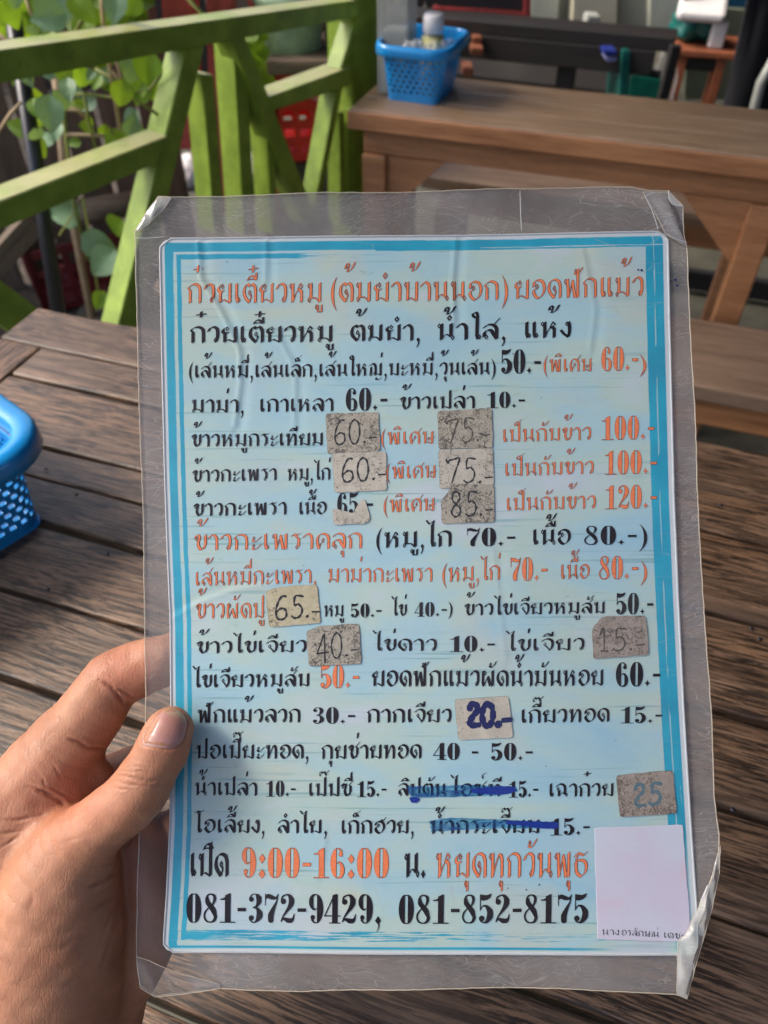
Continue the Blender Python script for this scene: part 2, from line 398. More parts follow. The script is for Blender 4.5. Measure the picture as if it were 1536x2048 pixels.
# shelf with plant pot
sh = thing('plant_stand', 'dark weathered shelf carrying the green pot above the red crates', 'stand', at_y(620, 480, 2.2))
quad_box('shelf_board', [(534, 126), (712, 122), (712, 148), (534, 152)], 2.05, 0.34, M_wallboard, sh)
quad_box('leg', [(700, 150), (722, 150), (700, 420), (680, 420)], 2.3, 0.04, M_wallboard, sh)
quad_box('leg', [(522, 152), (540, 152), (556, 430), (540, 430)], 2.36, 0.04, M_wallboard, sh)
pt = thing('plant_pot', 'pale green round plant pot on the dark shelf behind the fence', 'pot', at_y(590, 126, 2.18))
lathe('pot_body', [(0.045, 0.0), (0.066, 0.005), (0.072, 0.06), (0.086, 0.13), (0.094, 0.14), (0.094, 0.16), (0.083, 0.16), (0.078, 0.12)], M_pot, pt)
lathe('soil', [(0.078, 0.12), (0.02, 0.126)], M_dirt, pt)
q = at_y(668, 120, 2.2)
o = lathe('white_pipe', [(0.022, 0), (0.022, 0.5)], M_white, None, 16, q); tag(o, 'pale grey pipe standing beside the green pot', 'pipe')
# red crates stacked
def crate(name, label, loc, size, m, rz=0.0, group=None):
    o = thing(name, label, 'crate', loc, rz, group); sx, sy, sz = size
    for s, (cx_, cy_, lx, ly) in enumerate(((0, -sy / 2, sx, .008), (0, sy / 2, sx, .008), (-sx / 2, 0, .008, sy), (sx / 2, 0, .008, sy))):
        bm = bmesh.new()
        for zz in (0.012, sz * .33, sz * .62, sz - .014):
            add_box(bm, (cx_, cy_, zz), (lx, ly, 0.022), 0, 0)
        L = max(lx, ly); nn = 7
        for k in range(nn):
            t = -L / 2 + L * k / (nn - 1)
            ax = (cx_ + t, cy_) if lx > ly else (cx_, cy_ + t)
            add_box(bm, (ax[0], ax[1], sz / 2), (0.016, 0.011, sz), 0, 0)
        bm_obj('crate_side', bm, m, o)
    box('crate_bottom', (0, 0, 0.006), (sx - 0.01, sy - 0.01, 0.008), m, o)
    return o
cb = at_y(604, 304, 2.36)
for k, lb in enumerate(('red plastic crate at the bottom of the stack behind the green fence', 'red plastic crate in the middle of the stack behind the green fence', 'red plastic crate on top of the stack under the shelf')):
    crate('crate', lb, (cb.x + 0.02, cb.y + 0.12, cb.z + k * 0.17 - 0.02), (0.27, 0.26, 0.165), M_red, math.radians(8), 'stacked red crates')
o = box('concrete_block', (cb.x + 0.02, cb.y + 0.12, (cb.z - 0.02) / 2), (0.34, 0.3, cb.z - 0.024), M_concrete, None, math.radians(8)); tag(o, 'grey block under the stack of red crates', 'block')
# bits of rubbish behind the pickets
for (x, y, yy, r, m, lb) in ((380, 345, 2.5, 0.065, M_white, 'crumpled white bag on the ground behind the first picket'), (440, 372, 2.45, 0.05, M_blue, 'small blue bag on the ground behind the pickets'), (505, 340, 2.6, 0.06, M_white, 'pale crumpled bag on the ground between two pickets'), (490, 372, 2.5, 0.06, M_teal, 'dark teal bag on the ground behind the pickets')):
    bm = bmesh.new(); bmesh.ops.create_icosphere(bm, subdivisions=3, radius=r)
    for v in bm.verts: v.co *= 1 + 0.25 * math.sin(v.co.x * 130) * math.cos(v.co.y * 110 + v.co.z * 90)
    o = bm_obj('plastic_bag', bm, m, None, True); o.location = at_z(x, y, r * 0.75); tag(o, lb, 'bag')
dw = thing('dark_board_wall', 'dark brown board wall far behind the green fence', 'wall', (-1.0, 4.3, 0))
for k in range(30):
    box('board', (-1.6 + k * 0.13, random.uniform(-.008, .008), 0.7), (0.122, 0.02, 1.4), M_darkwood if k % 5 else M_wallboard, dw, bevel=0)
lg = tube('log', [at_z(130, 430, 0.25), at_z(300, 400, 0.28)], 0.035, M_wallboard, None, 10); lg.location.z = 0
tag(lg, 'brown log lying behind the fence under the vines', 'log')
bk = at_z(165, 545, 0.03)
crate('garden_crate', 'dark red plastic crate on the ground under the vine leaves', (bk.x, bk.y, 0.0), (0.3, 0.3, 0.2), paint('dark_red_plastic', (0.10, 0.008, 0.012), 0.4), 0.5)
o = bar('plank_offcut', at_z(-40, 560, 0.4), at_z(66, 445, 0.5), 0.03, 0.05, M_wallboard); tag(o, 'pale weathered plank leaning behind the fence at the left edge', 'plank')
# ---------------------------------------------------------------- vines
def leaf_mesh(seed):
    r = random.Random(seed); vs = []; fs = []; NU, NV = 8, 6
    for i in range(NU + 1):
        t = i / NU
        wd = 0.52 * (math.sin(math.pi * min(1, t ** 0.62)) ** 0.8) * (1 - 0.25 * t) + 0.004
        back = -0.09 * (1 - t) ** 3
        for j in range(-NV // 2, NV // 2 + 1):
            s = j / (NV / 2)
            vs.append((wd * s, t + back * abs(s) * 3, 0.16 * abs(s) * wd * 1.6 - 0.22 * t * t + 0.02 * r.uniform(-1, 1)))
    n = NV + 1
    for i in range(NU):
        for j in range(NV):
            fs.append((i * n + j, i * n + j + 1, (i + 1) * n + j + 1, (i + 1) * n + j))
    me = bpy.data.meshes.new('leaf'); me.from_pydata(vs, [], fs); me.update()
    me.polygons.foreach_set('use_smooth', [True] * len(me.polygons)); return me
LM = [leaf_mesh(i) for i in range(5)]
for i, me in enumerate(LM): me.materials.append(M_leaf if i < 3 else M_leaf2)
def leaf(parent, p, size, tipdir, nrm, k=None):
    k = random.randrange(5) if k is None else k
    o = bpy.data.objects.new('leaf', LM[k]); COL.objects.link(o); o.parent = parent
    y = Vector(tipdir).normalized(); z = Vector(nrm); z = (z - y * z.dot(y)).normalized(); x = y.cross(z)
    o.matrix_local = Matrix.Translation(Vector(p) - Vector(parent.location)) @ Matrix((x, y, z)).transposed().to_4x4() @ Matrix.Scale(size, 4)
vine = thing('vine', 'climbing vine with pale green heart shaped leaves on the fence rails at the left', 'plant', at_y(60, 600, 1.45))
VL = Vector(vine.location)
def vp(x, y, yy=1.42): return at_y(x, y, yy)
def stem(pts, r, m, yy=1.42): tube('stem', [vp(a, b, yy) - VL for a, b in pts], r, m, vine, 6)
stem([(205, -40), (204, 10), (208, 60), (240, 260)], 0.0035, M_twig)
stem([(178, 14), (165, 40), (148, 72)], 0.004, M_stem)
stem([(120, 85), (125, 150), (128, 230), (138, 330), (150, 420), (176, 520)], 0.0032, M_stem)
stem([(168, 185), (176, 235), (192, 300)], 0.003, M_stem)
stem([(148, 188), (172, 188), (225, 195), (300, 178), (322, 150)], 0.0025, M_stem)
stem([(190, 138), (240, 165), (262, 190), (330, 240)], 0.0028, M_stem)
stem([(130, 268), (165, 270), (208, 272)], 0.003, M_twig)
stem([(135, 218), (155, 220), (172, 236)], 0.003, M_twig)
stem([(-10, 275), (20, 228), (42, 205)], 0.003, M_twig)
stem([(48, -20), (58, 15), (66, 35)], 0.003, M_twig)
stem([(-10, 65), (10, 80), (35, 88)], 0.004, M_twig)
stem([(222, 140), (235, 155), (250, 175), (232, 120)], 0.003, M_twig)
stem([(350, -30), (408, 30), (402, 60)], 0.004, M_stem, 1.7)
stem([(120, 470), (165, 395), (200, 600)], 0.003, M_stem)
up = Vector((0, 0, 1)); toc = Vector((0.25, -0.9, 0.5))
#      x0, y0 (stalk end), x1, y1 (tip), width factor, kind
LV = [(118, -10, 78, 62, 1, 0), (118, 30, 60, 40, 1, 1), (30, -20, 30, 20, 1, 0), (10, 10, 40, 60, 1.2, 4), (-15, 5, 10, 55, 1.2, 4), (170, 62, 160, 5, 1, 3), (150, 0, 190, 45, 1.2, 4),
      (232, -5, 225, 48, 1, 2), (262, -10, 250, 38, 1.1, 3), (60, 55, 72, 75, 1, 1), (160, 140, 165, 182, 1, 4), (125, 160, 140, 145, 1, 3), (185, 145, 175, 158, 1, 1), (135, 165, 138, 202, 1, 0), (125, 215, 112, 185, 1, 0),
      (100, 205, 100, 268, 1, 2), (70, 262, 75, 285, 1, 0), (66, 205, 75, 235, 1, 4), (55, 158, 55, 176, 1, 1), (300, 115, 290, 182, 1, 3), (245, 170, 240, 218, 1.1, 4), (282, 172, 272, 212, 1, 4), (235, 185, 232, 175, 1, 1),
      (285, 178, 292, 195, 1, 0), (145, 415, 92, 435, 1, 0), (178, 478, 235, 515, 1, 1), (220, 510, 180, 550, 1, 0), (240, 445, 220, 470, 1, 4), (205, 590, 190, 620, 1, 3), (250, 600, 262, 640, 1, 3), (40, 90, 20, 120, 1, 3)]
for (x0, y0, x1, y1, wf, k) in LV:
    d = 1.40 + random.uniform(-0.04, 0.05); a, b = vp(x0, y0, d), vp(x1, y1, d + random.uniform(-0.02, 0.02))
    L = (b - a).length
    leaf(vine, a, max(L, 0.016) * 1.02, b - a, toc + Vector((random.uniform(-.3, .3), 0, random.uniform(-.3, .3))), k)
for i in range(46):
    x, y = random.uniform(40, 340), random.uniform(110, 300)
    a = vp(x, y, random.uniform(1.6, 1.95)); t = Vector((random.uniform(-1, 1), random.uniform(-.4, .4), random.uniform(-1, .3)))
    leaf(vine, a, random.uniform(0.018, 0.045), t, toc + Vector((random.uniform(-.6, .6), 0, random.uniform(-.5, .5))), random.choice((0, 1, 3, 4)))
shr = thing('shrub', 'leafy dark green shrub behind the top rail of the fence', 'plant', (-0.9, 2.1, 0))
tube('trunk', [(0, 0, 0), (0.02, 0.05, 0.4), (0.1, 0.0, 0.7)], 0.012, M_twig, shr, 6)
for i in range(95):
    x, y = random.uniform(0, 300), random.uniform(-120, 70 - 0.0)
    if 300 < x < 470 and random.random() < 0.85: continue
    a = at_y(x, y, random.uniform(1.75, 2.05)); t = Vector((random.uniform(-1, 1), random.uniform(-.5, .5), random.uniform(-1, .4)))
    leaf(shr, a, random.uniform(0.04, 0.075), t, toc + Vector((random.uniform(-.8, .8), random.uniform(-.8, .8), random.uniform(-.5, .8))), random.choice((3, 4, 4, 3, 2)))
shr2 = thing('shrub', 'small yellow green plant behind the upright pickets', 'plant', (-0.55, 2.3, 0))
tube('trunk', [(0, 0, 0), (0.0, 0.0, 0.6)], 0.008, M_twig, shr2, 6)
for i in range(26):
    a = at_y(random.uniform(495, 535), random.uniform(60, 200), random.uniform(2.05, 2.2)); t = Vector((random.uniform(-1, 1), 0, random.uniform(-1, 0.3)))
    leaf(shr2, a, random.uniform(0.03, 0.05), t, toc, 3)

# ================================================================ ITEMS ON THE FAR TABLE
def rrect(sx, sy, r, n=6):
    out = []
    for cx_, cy_, a0 in ((sx / 2 - r, sy / 2 - r, 0), (-sx / 2 + r, sy / 2 - r, 90), (-sx / 2 + r, -sy / 2 + r, 180), (sx / 2 - r, -sy / 2 + r, 270)):
        for k in range(n + 1):
            a = math.radians(a0 + 90 * k / n); out.append((cx_ + r * math.cos(a), cy_ + r * math.sin(a)))
    return out
def basket(name, label, loc, rz, sx, sy, h, taper, rim_w, hole, m, group, rows=9):
    """tray basket: rolled rim, walls of real strips with open holes, bottom"""
    o = thing(name, label, 'basket', loc, rz, group)
    def loops(profile, nm):
        vs, fs = [], []; n = None
        for off, z in profile:
            L = rrect(sx + 2 * off, sy + 2 * off, max(0.012, 0.028 + off)); n = len(L)
            vs += [(x, y, z) for x, y in L]
        for i in range(len(profile) - 1):
            for k in range(n): k2 = (k + 1) % n; fs.append((i * n + k, i * n + k2, (i + 1) * n + k2, (i + 1) * n + k))
        return mesh_obj(nm, vs, fs, m, o, True)
    loops([(0.000, h - 0.012), (0.001, h - 0.001), (rim_w * 0.15, h + 0.002), (rim_w * 0.85, h + 0.002), (rim_w, h - 0.003), (rim_w + 0.001, h - 0.016), (rim_w - 0.002, h - 0.018), (rim_w - 0.003, h - 0.004), (0.006, h - 0.004)], 'rim')
    # perforated wall
    def ring(z):
        off = -taper * (1 - z / h); L = rrect(sx + 2 * off, sy + 2 * off, max(0.010, 0.028 + off), 5)
        pts = []; N = 0
        P = [Vector((x, y, 0)) for x, y in L]; P.append(P[0])
        d = [0]
        for i in range(len(P) - 1): d.append(d[-1] + (P[i + 1] - P[i]).length)
        tot = d[-1]; K = int(2 * (sx + sy) / hole)
        j = 0
        for k in range(K):
            s = tot * k / K
            while d[j + 1] < s: j += 1
            pts.append(P[j].lerp(P[j + 1], (s - d[j]) / (d[j + 1] - d[j])))
        return pts
    zs = []
    z = 0.003
    top = h - 0.012; dz = (top - z) / rows
    zz = [z]
    for i in range(rows): zz += [z + dz * i + dz * 0.42, z + dz * (i + 1)]
    R = [[Vector((p.x, p.y, q)) for p in ring(q)] for q in zz]; K = len(R[0])
    bm = bmesh.new(); V = [[bm.verts.new(p) for p in r] for r in R]
    for i in range(len(R) - 1):
        for k in range(K):
            k2 = (k + 1) % K
            hole_here = (i % 2 == 1) and (i > 1) and (i < len(R) - 3) and ((k + (i // 2)) % 2 == 0)
            if not hole_here: bm.faces.new((V[i][k], V[i][k2], V[i + 1][k2], V[i + 1][k]))
    wl = bm_obj('basket_wall', bm, m, o, False)
    md = wl.modifiers.new('t', 'SOLIDIFY'); md.thickness = 0.0022; md.offset = -1
    L = rrect(sx - 2 * taper, sy - 2 * taper, 0.012); n = len(L)
    mesh_obj('basket_bottom', [(x, y, 0.003) for x, y in L] + [(x, y, 0.0005) for x, y in L], [tuple(range(n)), tuple(range(2 * n - 1, n - 1, -1))] + [(k, n + k, n + (k + 1) % n, (k + 1) % n) for k in range(n)], m, o)
    return o
# far basket: front bottom corners at photo (775,200) and (873,211)
f0, f1 = at_z(775, 199, TZ), at_z(872, 211, TZ)
ax = (f1 - f0).normalized(); an = math.atan2(ax.y, ax.x); ay = Vector((-ax.y, ax.x, 0))
W2 = (f1 - f0).length
cc = (f0 + f1) / 2 + ay * 0.062
basket('basket', 'blue plastic basket holding a bottle on the long table', (cc.x, cc.y, TZ), an, W2 + 0.030, 0.155, 0.098, 0.014, 0.011, 0.008, M_blue, 'blue plastic baskets', 9)
# napkin holder: tall frosted box
h0 = at_z(793, 190, TZ + 0.004)
hold = thing('napkin_box', 'tall clear grey plastic box standing in the far blue basket', 'box', (h0.x, h0.y + 0.03, TZ + 0.004), an)
box('box_wall', (0, -0.028, 0.15), (0.060, 0.003, 0.30), M_frost, hold, bevel=0.001)
box('box_wall', (0, 0.028, 0.15), (0.060, 0.003, 0.30), M_frost, hold, bevel=0.001)
box('box_wall', (-0.0285, 0, 0.15), (0.003, 0.052, 0.30), M_frost, hold, bevel=0.001)
box('box_wall', (0.0285, 0, 0.15), (0.003, 0.052, 0.30), M_frost, hold, bevel=0.001)
box('napkins', (0, 0.0, 0.055), (0.048, 0.045, 0.11), M_grey, hold, bevel=0.004)
h1 = at_z(862, 196, TZ + 0.004)
bt = thing('sauce_bottle', 'small clear bottle with a white cap in the far blue basket', 'bottle', (h1.x, h1.y + 0.02, TZ + 0.004))
bt.scale = (1.15, 1.15, 0.80)
lathe('bottle_body', [(0.019, 0), (0.021, 0.004), (0.021, 0.105), (0.019, 0.115), (0.011, 0.135), (0.010, 0.142)], M_clear, bt, 20)
lathe('sauce', [(0.0185, 0.003), (0.0185, 0.128)], paint('pale_sauce', (0.42, 0.40, 0.16), 0.4), bt, 18)
lathe('cap', [(0.0155, 0.136), (0.017, 0.138), (0.017, 0.170), (0.015, 0.174)], M_white, bt, 20)
for k in range(6):
    g = bmesh.new(); bmesh.ops.create_icosphere(g, subdivisions=2, radius=0.012)
    for v in g.verts: v.co *= 1 + 0.3 * math.sin(v.co.x * 500 + k) * math.cos(v.co.z * 420)
    o = bm_obj('sauce_packet', g, M_clear, None, False); o.location = (cc.x - 0.03 + 0.016 * k, cc.y - 0.045 + 0.008 * (k % 3), TZ + 0.092)
    tag(o, ['leftmost crumpled clear sauce packet in the far blue basket', 'second crumpled sauce packet from the left in the far blue basket', 'third crumpled sauce packet from the left in the far blue basket', 'clear sauce packet just left of the sauce bottle in the far basket', 'clear sauce packet in front of the sauce bottle in the far basket', 'rightmost crumpled clear sauce packet in the far blue basket'][k], 'packet', 'clear sauce packets in the far basket')
# ---------------------------------------------------------------- near basket at the left edge
r0 = at_z(0, 1058, TZ)          # bottom edge visible at the frame edge
nb = at_z(66, 1030, TZ)
nang = math.radians(50)
ex, ey = Vector((math.cos(nang), math.sin(nang), 0)), Vector((-math.sin(nang), math.cos(nang), 0))
NBW, NBD = 0.26, 0.19
corner = at_z(74, 1046, TZ)     # right near-bottom corner
ctr = corner - ex * (NBW / 2 - 0.018 + 0.004) + ey * (NBD / 2 - 0.018 + 0.004) * 1.0
basket('basket', 'blue plastic basket with pale holes cut off by the left edge on the near table', (ctr.x, ctr.y, TZ), nang, NBW, NBD, 0.100, 0.008, 0.021, 0.0062, M_blue, 'blue plastic baskets', 11)
for k in range(3):
    o = box('napkin', (ctr.x + 0.02 * k - 0.02, ctr.y + 0.01 * k, TZ + 0.02 + 0.017 * k), (0.12, 0.09, 0.014), M_white, None, nang + 0.2 * k, 0.003)
    tag(o, ['bottom folded white napkin of the pile in the near blue basket', 'middle folded white napkin of the pile in the near blue basket', 'top folded white napkin of the pile in the near blue basket'][k], 'napkin', 'napkins in the near basket')

# ================================================================ RIGHT BACKGROUND (inside the eatery)
d0, d1 = at_z(905, 36, 0.60), at_z(1352, 75, 0.60)
ddx = (d1 - d0).normalized(); da = math.atan2(ddx.y, ddx.x); ddy = Vector((-ddx.y, ddx.x, 0))
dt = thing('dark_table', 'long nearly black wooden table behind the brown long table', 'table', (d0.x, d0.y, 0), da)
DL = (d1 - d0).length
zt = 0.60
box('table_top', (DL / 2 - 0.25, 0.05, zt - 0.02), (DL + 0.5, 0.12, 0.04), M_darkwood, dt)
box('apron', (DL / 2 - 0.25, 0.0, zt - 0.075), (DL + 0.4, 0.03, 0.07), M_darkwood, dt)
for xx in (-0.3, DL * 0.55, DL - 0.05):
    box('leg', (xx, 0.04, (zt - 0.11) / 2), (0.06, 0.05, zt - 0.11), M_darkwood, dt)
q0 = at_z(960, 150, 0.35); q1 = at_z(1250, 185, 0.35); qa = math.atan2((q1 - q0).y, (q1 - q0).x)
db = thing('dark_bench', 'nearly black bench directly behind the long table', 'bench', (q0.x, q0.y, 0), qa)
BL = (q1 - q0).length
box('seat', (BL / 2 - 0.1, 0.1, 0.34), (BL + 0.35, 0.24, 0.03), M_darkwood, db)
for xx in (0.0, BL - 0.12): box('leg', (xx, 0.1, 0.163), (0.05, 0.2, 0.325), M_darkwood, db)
def panel(name, label, cat, pts, y, m, D=0.03, kids=()):
    o = thing(name, label, cat, at_y(*pts[0], y))
    quad_box(kids[0] if kids else 'panel', pts, y, D, m, o); return o
bb = panel('menu_board', 'blackboard with a red wooden frame at the top behind the bottle', 'blackboard', [(866, -60), (1054, -60), (1050, 26), (870, 14)], 3.1, M_board, 0.02, ('board',))
quad_box('frame_rail', [(866, 13), (1062, 26), (1062, 38), (868, 25)], 3.085, 0.03, M_redpaint, bb)
quad_box('frame_rail', [(1050, -60), (1064, -60), (1062, 38), (1048, 36)], 3.08, 0.032, M_redpaint, bb)
cab = panel('cupboard', 'pale cream cupboard row behind the dark table', 'cupboard', [(1064, -60), (1122, -60), (1116, 52), (1060, 46)], 3.6, M_cream, 0.4, ('door',))
quad_box('door', [(1150, -60), (1238, -60), (1234, 52), (1144, 50)], 3.55, 0.4, paint('light_cream_panel', (0.62, 0.58, 0.44), 0.45, 0.05, 0.05, 8), cab)
quad_box('side_panel', [(1118, -60), (1148, -60), (1144, 54), (1116, 52)], 3.65, 0.4, M_grey, cab)
quad_box('side_panel', [(1240, -60), (1300, -60), (1296, 66), (1236, 58)], 3.65, 0.4, M_grey, cab)
quad_box('door', [(1302, -60), (1372, -60), (1352, 78), (1298, 68)], 3.6, 0.4, M_cream, cab)
o = quad_box('small_grey_box', [(1176, 32), (1202, 34), (1200, 54), (1172, 52)], 3.35, 0.08, M_grey); tag(o, 'small grey box in front of the light cupboard door', 'box')
o = quad_box('wooden_post', [(1376, -60), (1386, -60), (1374, 40), (1362, 38)], 3.3, 0.05, M_bench); tag(o, 'thin brown wooden post left of the white paper bag', 'post')
o = quad_box('blue_wall_panel', [(1384, -60), (1498, -60), (1490, 30), (1378, 14)], 4.2, 0.05, M_bluewall); tag(o, 'dark blue panel at the top right corner', 'panel')
o = quad_box('counter_side', [(1380, 10), (1520, 24), (1476, 200), (1370, 200)], 4.0, 0.05, paint('sage_panel', (0.16, 0.18, 0.12), 0.6, 0.1)); tag(o, 'sage green counter side behind the stool', 'counter')
# stool
sA, sB = at_z(1352, 96, 0.45), at_z(1490, 106, 0.45)
st = thing('stool', 'reddish brown wooden stool carrying the teal bag at the right', 'stool', (sA.x, sA.y, 0), math.atan2((sB - sA).y, (sB - sA).x))
SL = (sB - sA).length
box('seat', (SL / 2, 0.11, 0.437), (SL, 0.24, 0.026), M_stool, st, bevel=0.006)
for xx in (0.035, SL - 0.07):
    for yy in (0.02, 0.19): box('leg', (xx, yy, 0.212), (0.032, 0.032, 0.424), M_stool, st)
box('apron', (SL / 2 - 0.02, 0.02, 0.40), (SL - 0.14, 0.02, 0.045), M_darkwood, st)
box('stretcher', (SL / 2 - 0.02, 0.02, 0.10), (SL - 0.14, 0.02, 0.03), M_darkwood, st)
def blob(name, label, cat, loc, size, m, rz=0, amp=0.12, group=None):
    bm = bmesh.new(); bmesh.ops.create_icosphere(bm, subdivisions=4, radius=1)
    for v in bm.verts:
        c = v.co.copy(); c = Vector([math.copysign(abs(a) ** 0.75, a) for a in c])
        k = 1 + amp * math.sin(c.x * 4 + loc[0] * 9) * math.cos(c.y * 5 + c.z * 3) + amp * 0.5 * math.sin(c.z * 11 + c.x * 8)
        v.co = Vector((c.x * size[0], c.y * size[1], max(c.z, -0.95) * size[2])) * k
    o = bm_obj(name, bm, m, None, True); o.location = loc; o.rotation_euler = (0, 0, rz); tag(o, label, cat, group); return o
q = at_z(1393, 92, 0.45) + Vector((0, 0.08, 0.062)); blob('cloth_bag', 'dark teal cloth bag lying on the stool seat', 'bag', q, (0.085, 0.07, 0.062), M_teal)
q = at_z(1410, 58, 0.52) + Vector((0, 0.08, 0.045))
o = box('paper_bag', q, (0.17, 0.12, 0.035), M_white, None, -0.3, 0.015, Matrix.Rotation(-0.3, 4, 'Z') @ Matrix.Rotation(0.35, 4, 'X')); tag(o, 'crumpled white paper bag lying on top of the teal bag', 'paper bag')
q = at_z(1432, 98, 0.45) + Vector((0, 0.02, 0.045))
o = box('carton', q, (0.052, 0.045, 0.088), M_white, None, -0.2, 0.006); tag(o, 'small off white carton standing on the stool in front of the teal bag', 'carton')
# black hanging cloth / apron at right
vs, fs = [], []
for i in range(14):
    for j in range(10):
        t, s = i / 13, j / 9
        x, y = 1505 - 70 * t + (1640 - 1505 + 70 * t) * s, -60 + 330 * t
        p = at_y(x, y, 2.9 + 0.03 * math.sin(s * 14 + t * 2) + 0.1 * s); vs.append(p)
for i in range(13):
    for j in range(9): fs.append((i * 10 + j, i * 10 + j + 1, (i + 1) * 10 + j + 1, (i + 1) * 10 + j))
o = mesh_obj('hanging_cloth', vs, fs, M_black, None, True); md = o.modifiers.new('t', 'SOLIDIFY'); md.thickness = 0.012
tag(o, 'black cloth hanging down at the right edge behind the stool', 'cloth')
o = tube('chair_leg', [at_y(1552, 110, 2.75), at_y(1522, 165, 2.75), at_y(1509, 215, 2.75), at_y(1504, 290, 2.75)], [0.014, 0.015, 0.016, 0.016], M_grey, None, 12); tag(o, 'pale curved plastic chair leg at the right edge', 'chair leg')
# small clutter below the dark table
cl = [(945, 75, 965, 90, 2.9, M_orange, 'upper orange tub under the dark table', 'tub'), (942, 96, 968, 112, 2.85, M_orange, 'lower orange tub under the dark table beside the blue boxes', 'tub'),
      (956, 78, 977, 114, 3.0, M_indigo, 'narrow dull blue box under the dark table', 'box'), (982, 80, 1008, 116, 2.95, M_indigo, 'wider dull blue box under the dark table', 'box'),
      (925, 135, 948, 156, 2.4, M_orange, 'small tan cup on the dark bench near the far basket', 'cup'), (1208, 102, 1236, 113, 2.7, paint('vivid_blue_lid', (0.01, 0.025, 0.18), 0.5), 'bright blue lid under the dark table', 'lid'),
      (1212, 113, 1236, 124, 2.72, paint('pale_blue_tub', (0.3, 0.33, 0.6), 0.4), 'pale blue tub below the bright blue lid', 'tub'), (878, 72, 902, 92, 2.9, M_red, 'small red tub left of the orange tubs', 'tub')]
for (x0, y0, x1, y1, yy, m, lb, ct) in cl:
    o = quad_box(ct, [(x0, y0), (x1, y0 + 1), (x1 - 2, y1), (x0 + 1, y1)], yy, 0.07, m); tag(o, lb, ct)
# crate with bottles
gc = thing('bottle_crate', 'green plastic crate of bottles left of the stool', 'crate', at_y(1290, 200, 2.75))
quad_box('crate_side', [(1262, 150), (1330, 160), (1312, 232), (1252, 226)], 2.74, 0.01, M_tealbright, gc)
quad_box('crate_side', [(1246, 100), (1262, 102), (1254, 226), (1236, 222)], 2.76, 0.2, M_teal, gc)
quad_box('crate_bottom', [(1240, 222), (1316, 230), (1312, 240), (1240, 234)], 2.76, 0.24, M_teal, gc)
for k, (x, y) in enumerate(((1255, 225), (1278, 232), (1300, 234), (1322, 236))):
    q = at_y(x, y, 2.84 + 0.02 * k)
    o = thing('glass_bottle', ['leftmost clear glass bottle in the green crate', 'second clear glass bottle from the left in the green crate', 'third clear glass bottle from the left in the green crate', 'rightmost clear glass bottle in the green crate, nearest the stool'][k], 'bottle', q, 0, 'glass bottles in the green crate')
    lathe('bottle_body', [(0.022, 0), (0.024, 0.01), (0.024, 0.13), (0.011, 0.17), (0.010, 0.21)], M_clear, o, 14)
    lathe('cap', [(0.012, 0.205), (0.012, 0.222)], M_white, o, 14)
o = bar('slanting_pole', at_y(1352, 90, 2.6), at_y(1300, 300, 2.6), 0.03, 0.03, M_darkwood, up=(0, 1, 0)); tag(o, 'black slanting bar between the green crate and the stool', 'pole')
o = box('skirting_bar', at_z(1500, 575, 0.05), (0.9, 0.03, 0.06), M_black, None, TH); tag(o, 'black bar lying on the floor below the long table at the right', 'bar')
# back wall and shade behind everything
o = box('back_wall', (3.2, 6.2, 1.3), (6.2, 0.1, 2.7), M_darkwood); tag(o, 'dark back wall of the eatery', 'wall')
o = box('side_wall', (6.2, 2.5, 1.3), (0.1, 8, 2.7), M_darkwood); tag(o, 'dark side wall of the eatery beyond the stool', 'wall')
# ================================================================ THE MENU
CM = cam.matrix_basis.copy()
CM = Matrix.Translation(cam.location) @ cam.rotation_euler.to_matrix().to_4x4()
Rm = Matrix(((0.99951415, -0.01550458, -0.02703835), (0.01696422, 0.99836321, 0.05461786), (0.02614727, -0.05505001, 0.99814118)))
Tm = Vector((0.01481873, -0.02985801, -0.31138488))
MM = CM @ (Matrix.Translation(Tm) @ Rm.to_4x4())            # menu local -> world
menu = bpy.data.objects.new('laminated_menu', None); COL.objects.link(menu); menu.matrix_world = MM
menu.matrix_basis = MM; menu.empty_display_size = 0.05
tag(menu, 'laminated pale blue Thai menu sheet in a clear plastic sleeve held up by the hand', 'menu')
MI = MM.inverted()
mo, mn = MM.translation.copy(), (MM.to_3x3() @ Vector((0, 0, 1)))
def P(px, py):                                              # photo pixel -> sheet coordinates (m)
    q = MI @ at_plane(px, py, mo, mn); return q.x, q.y
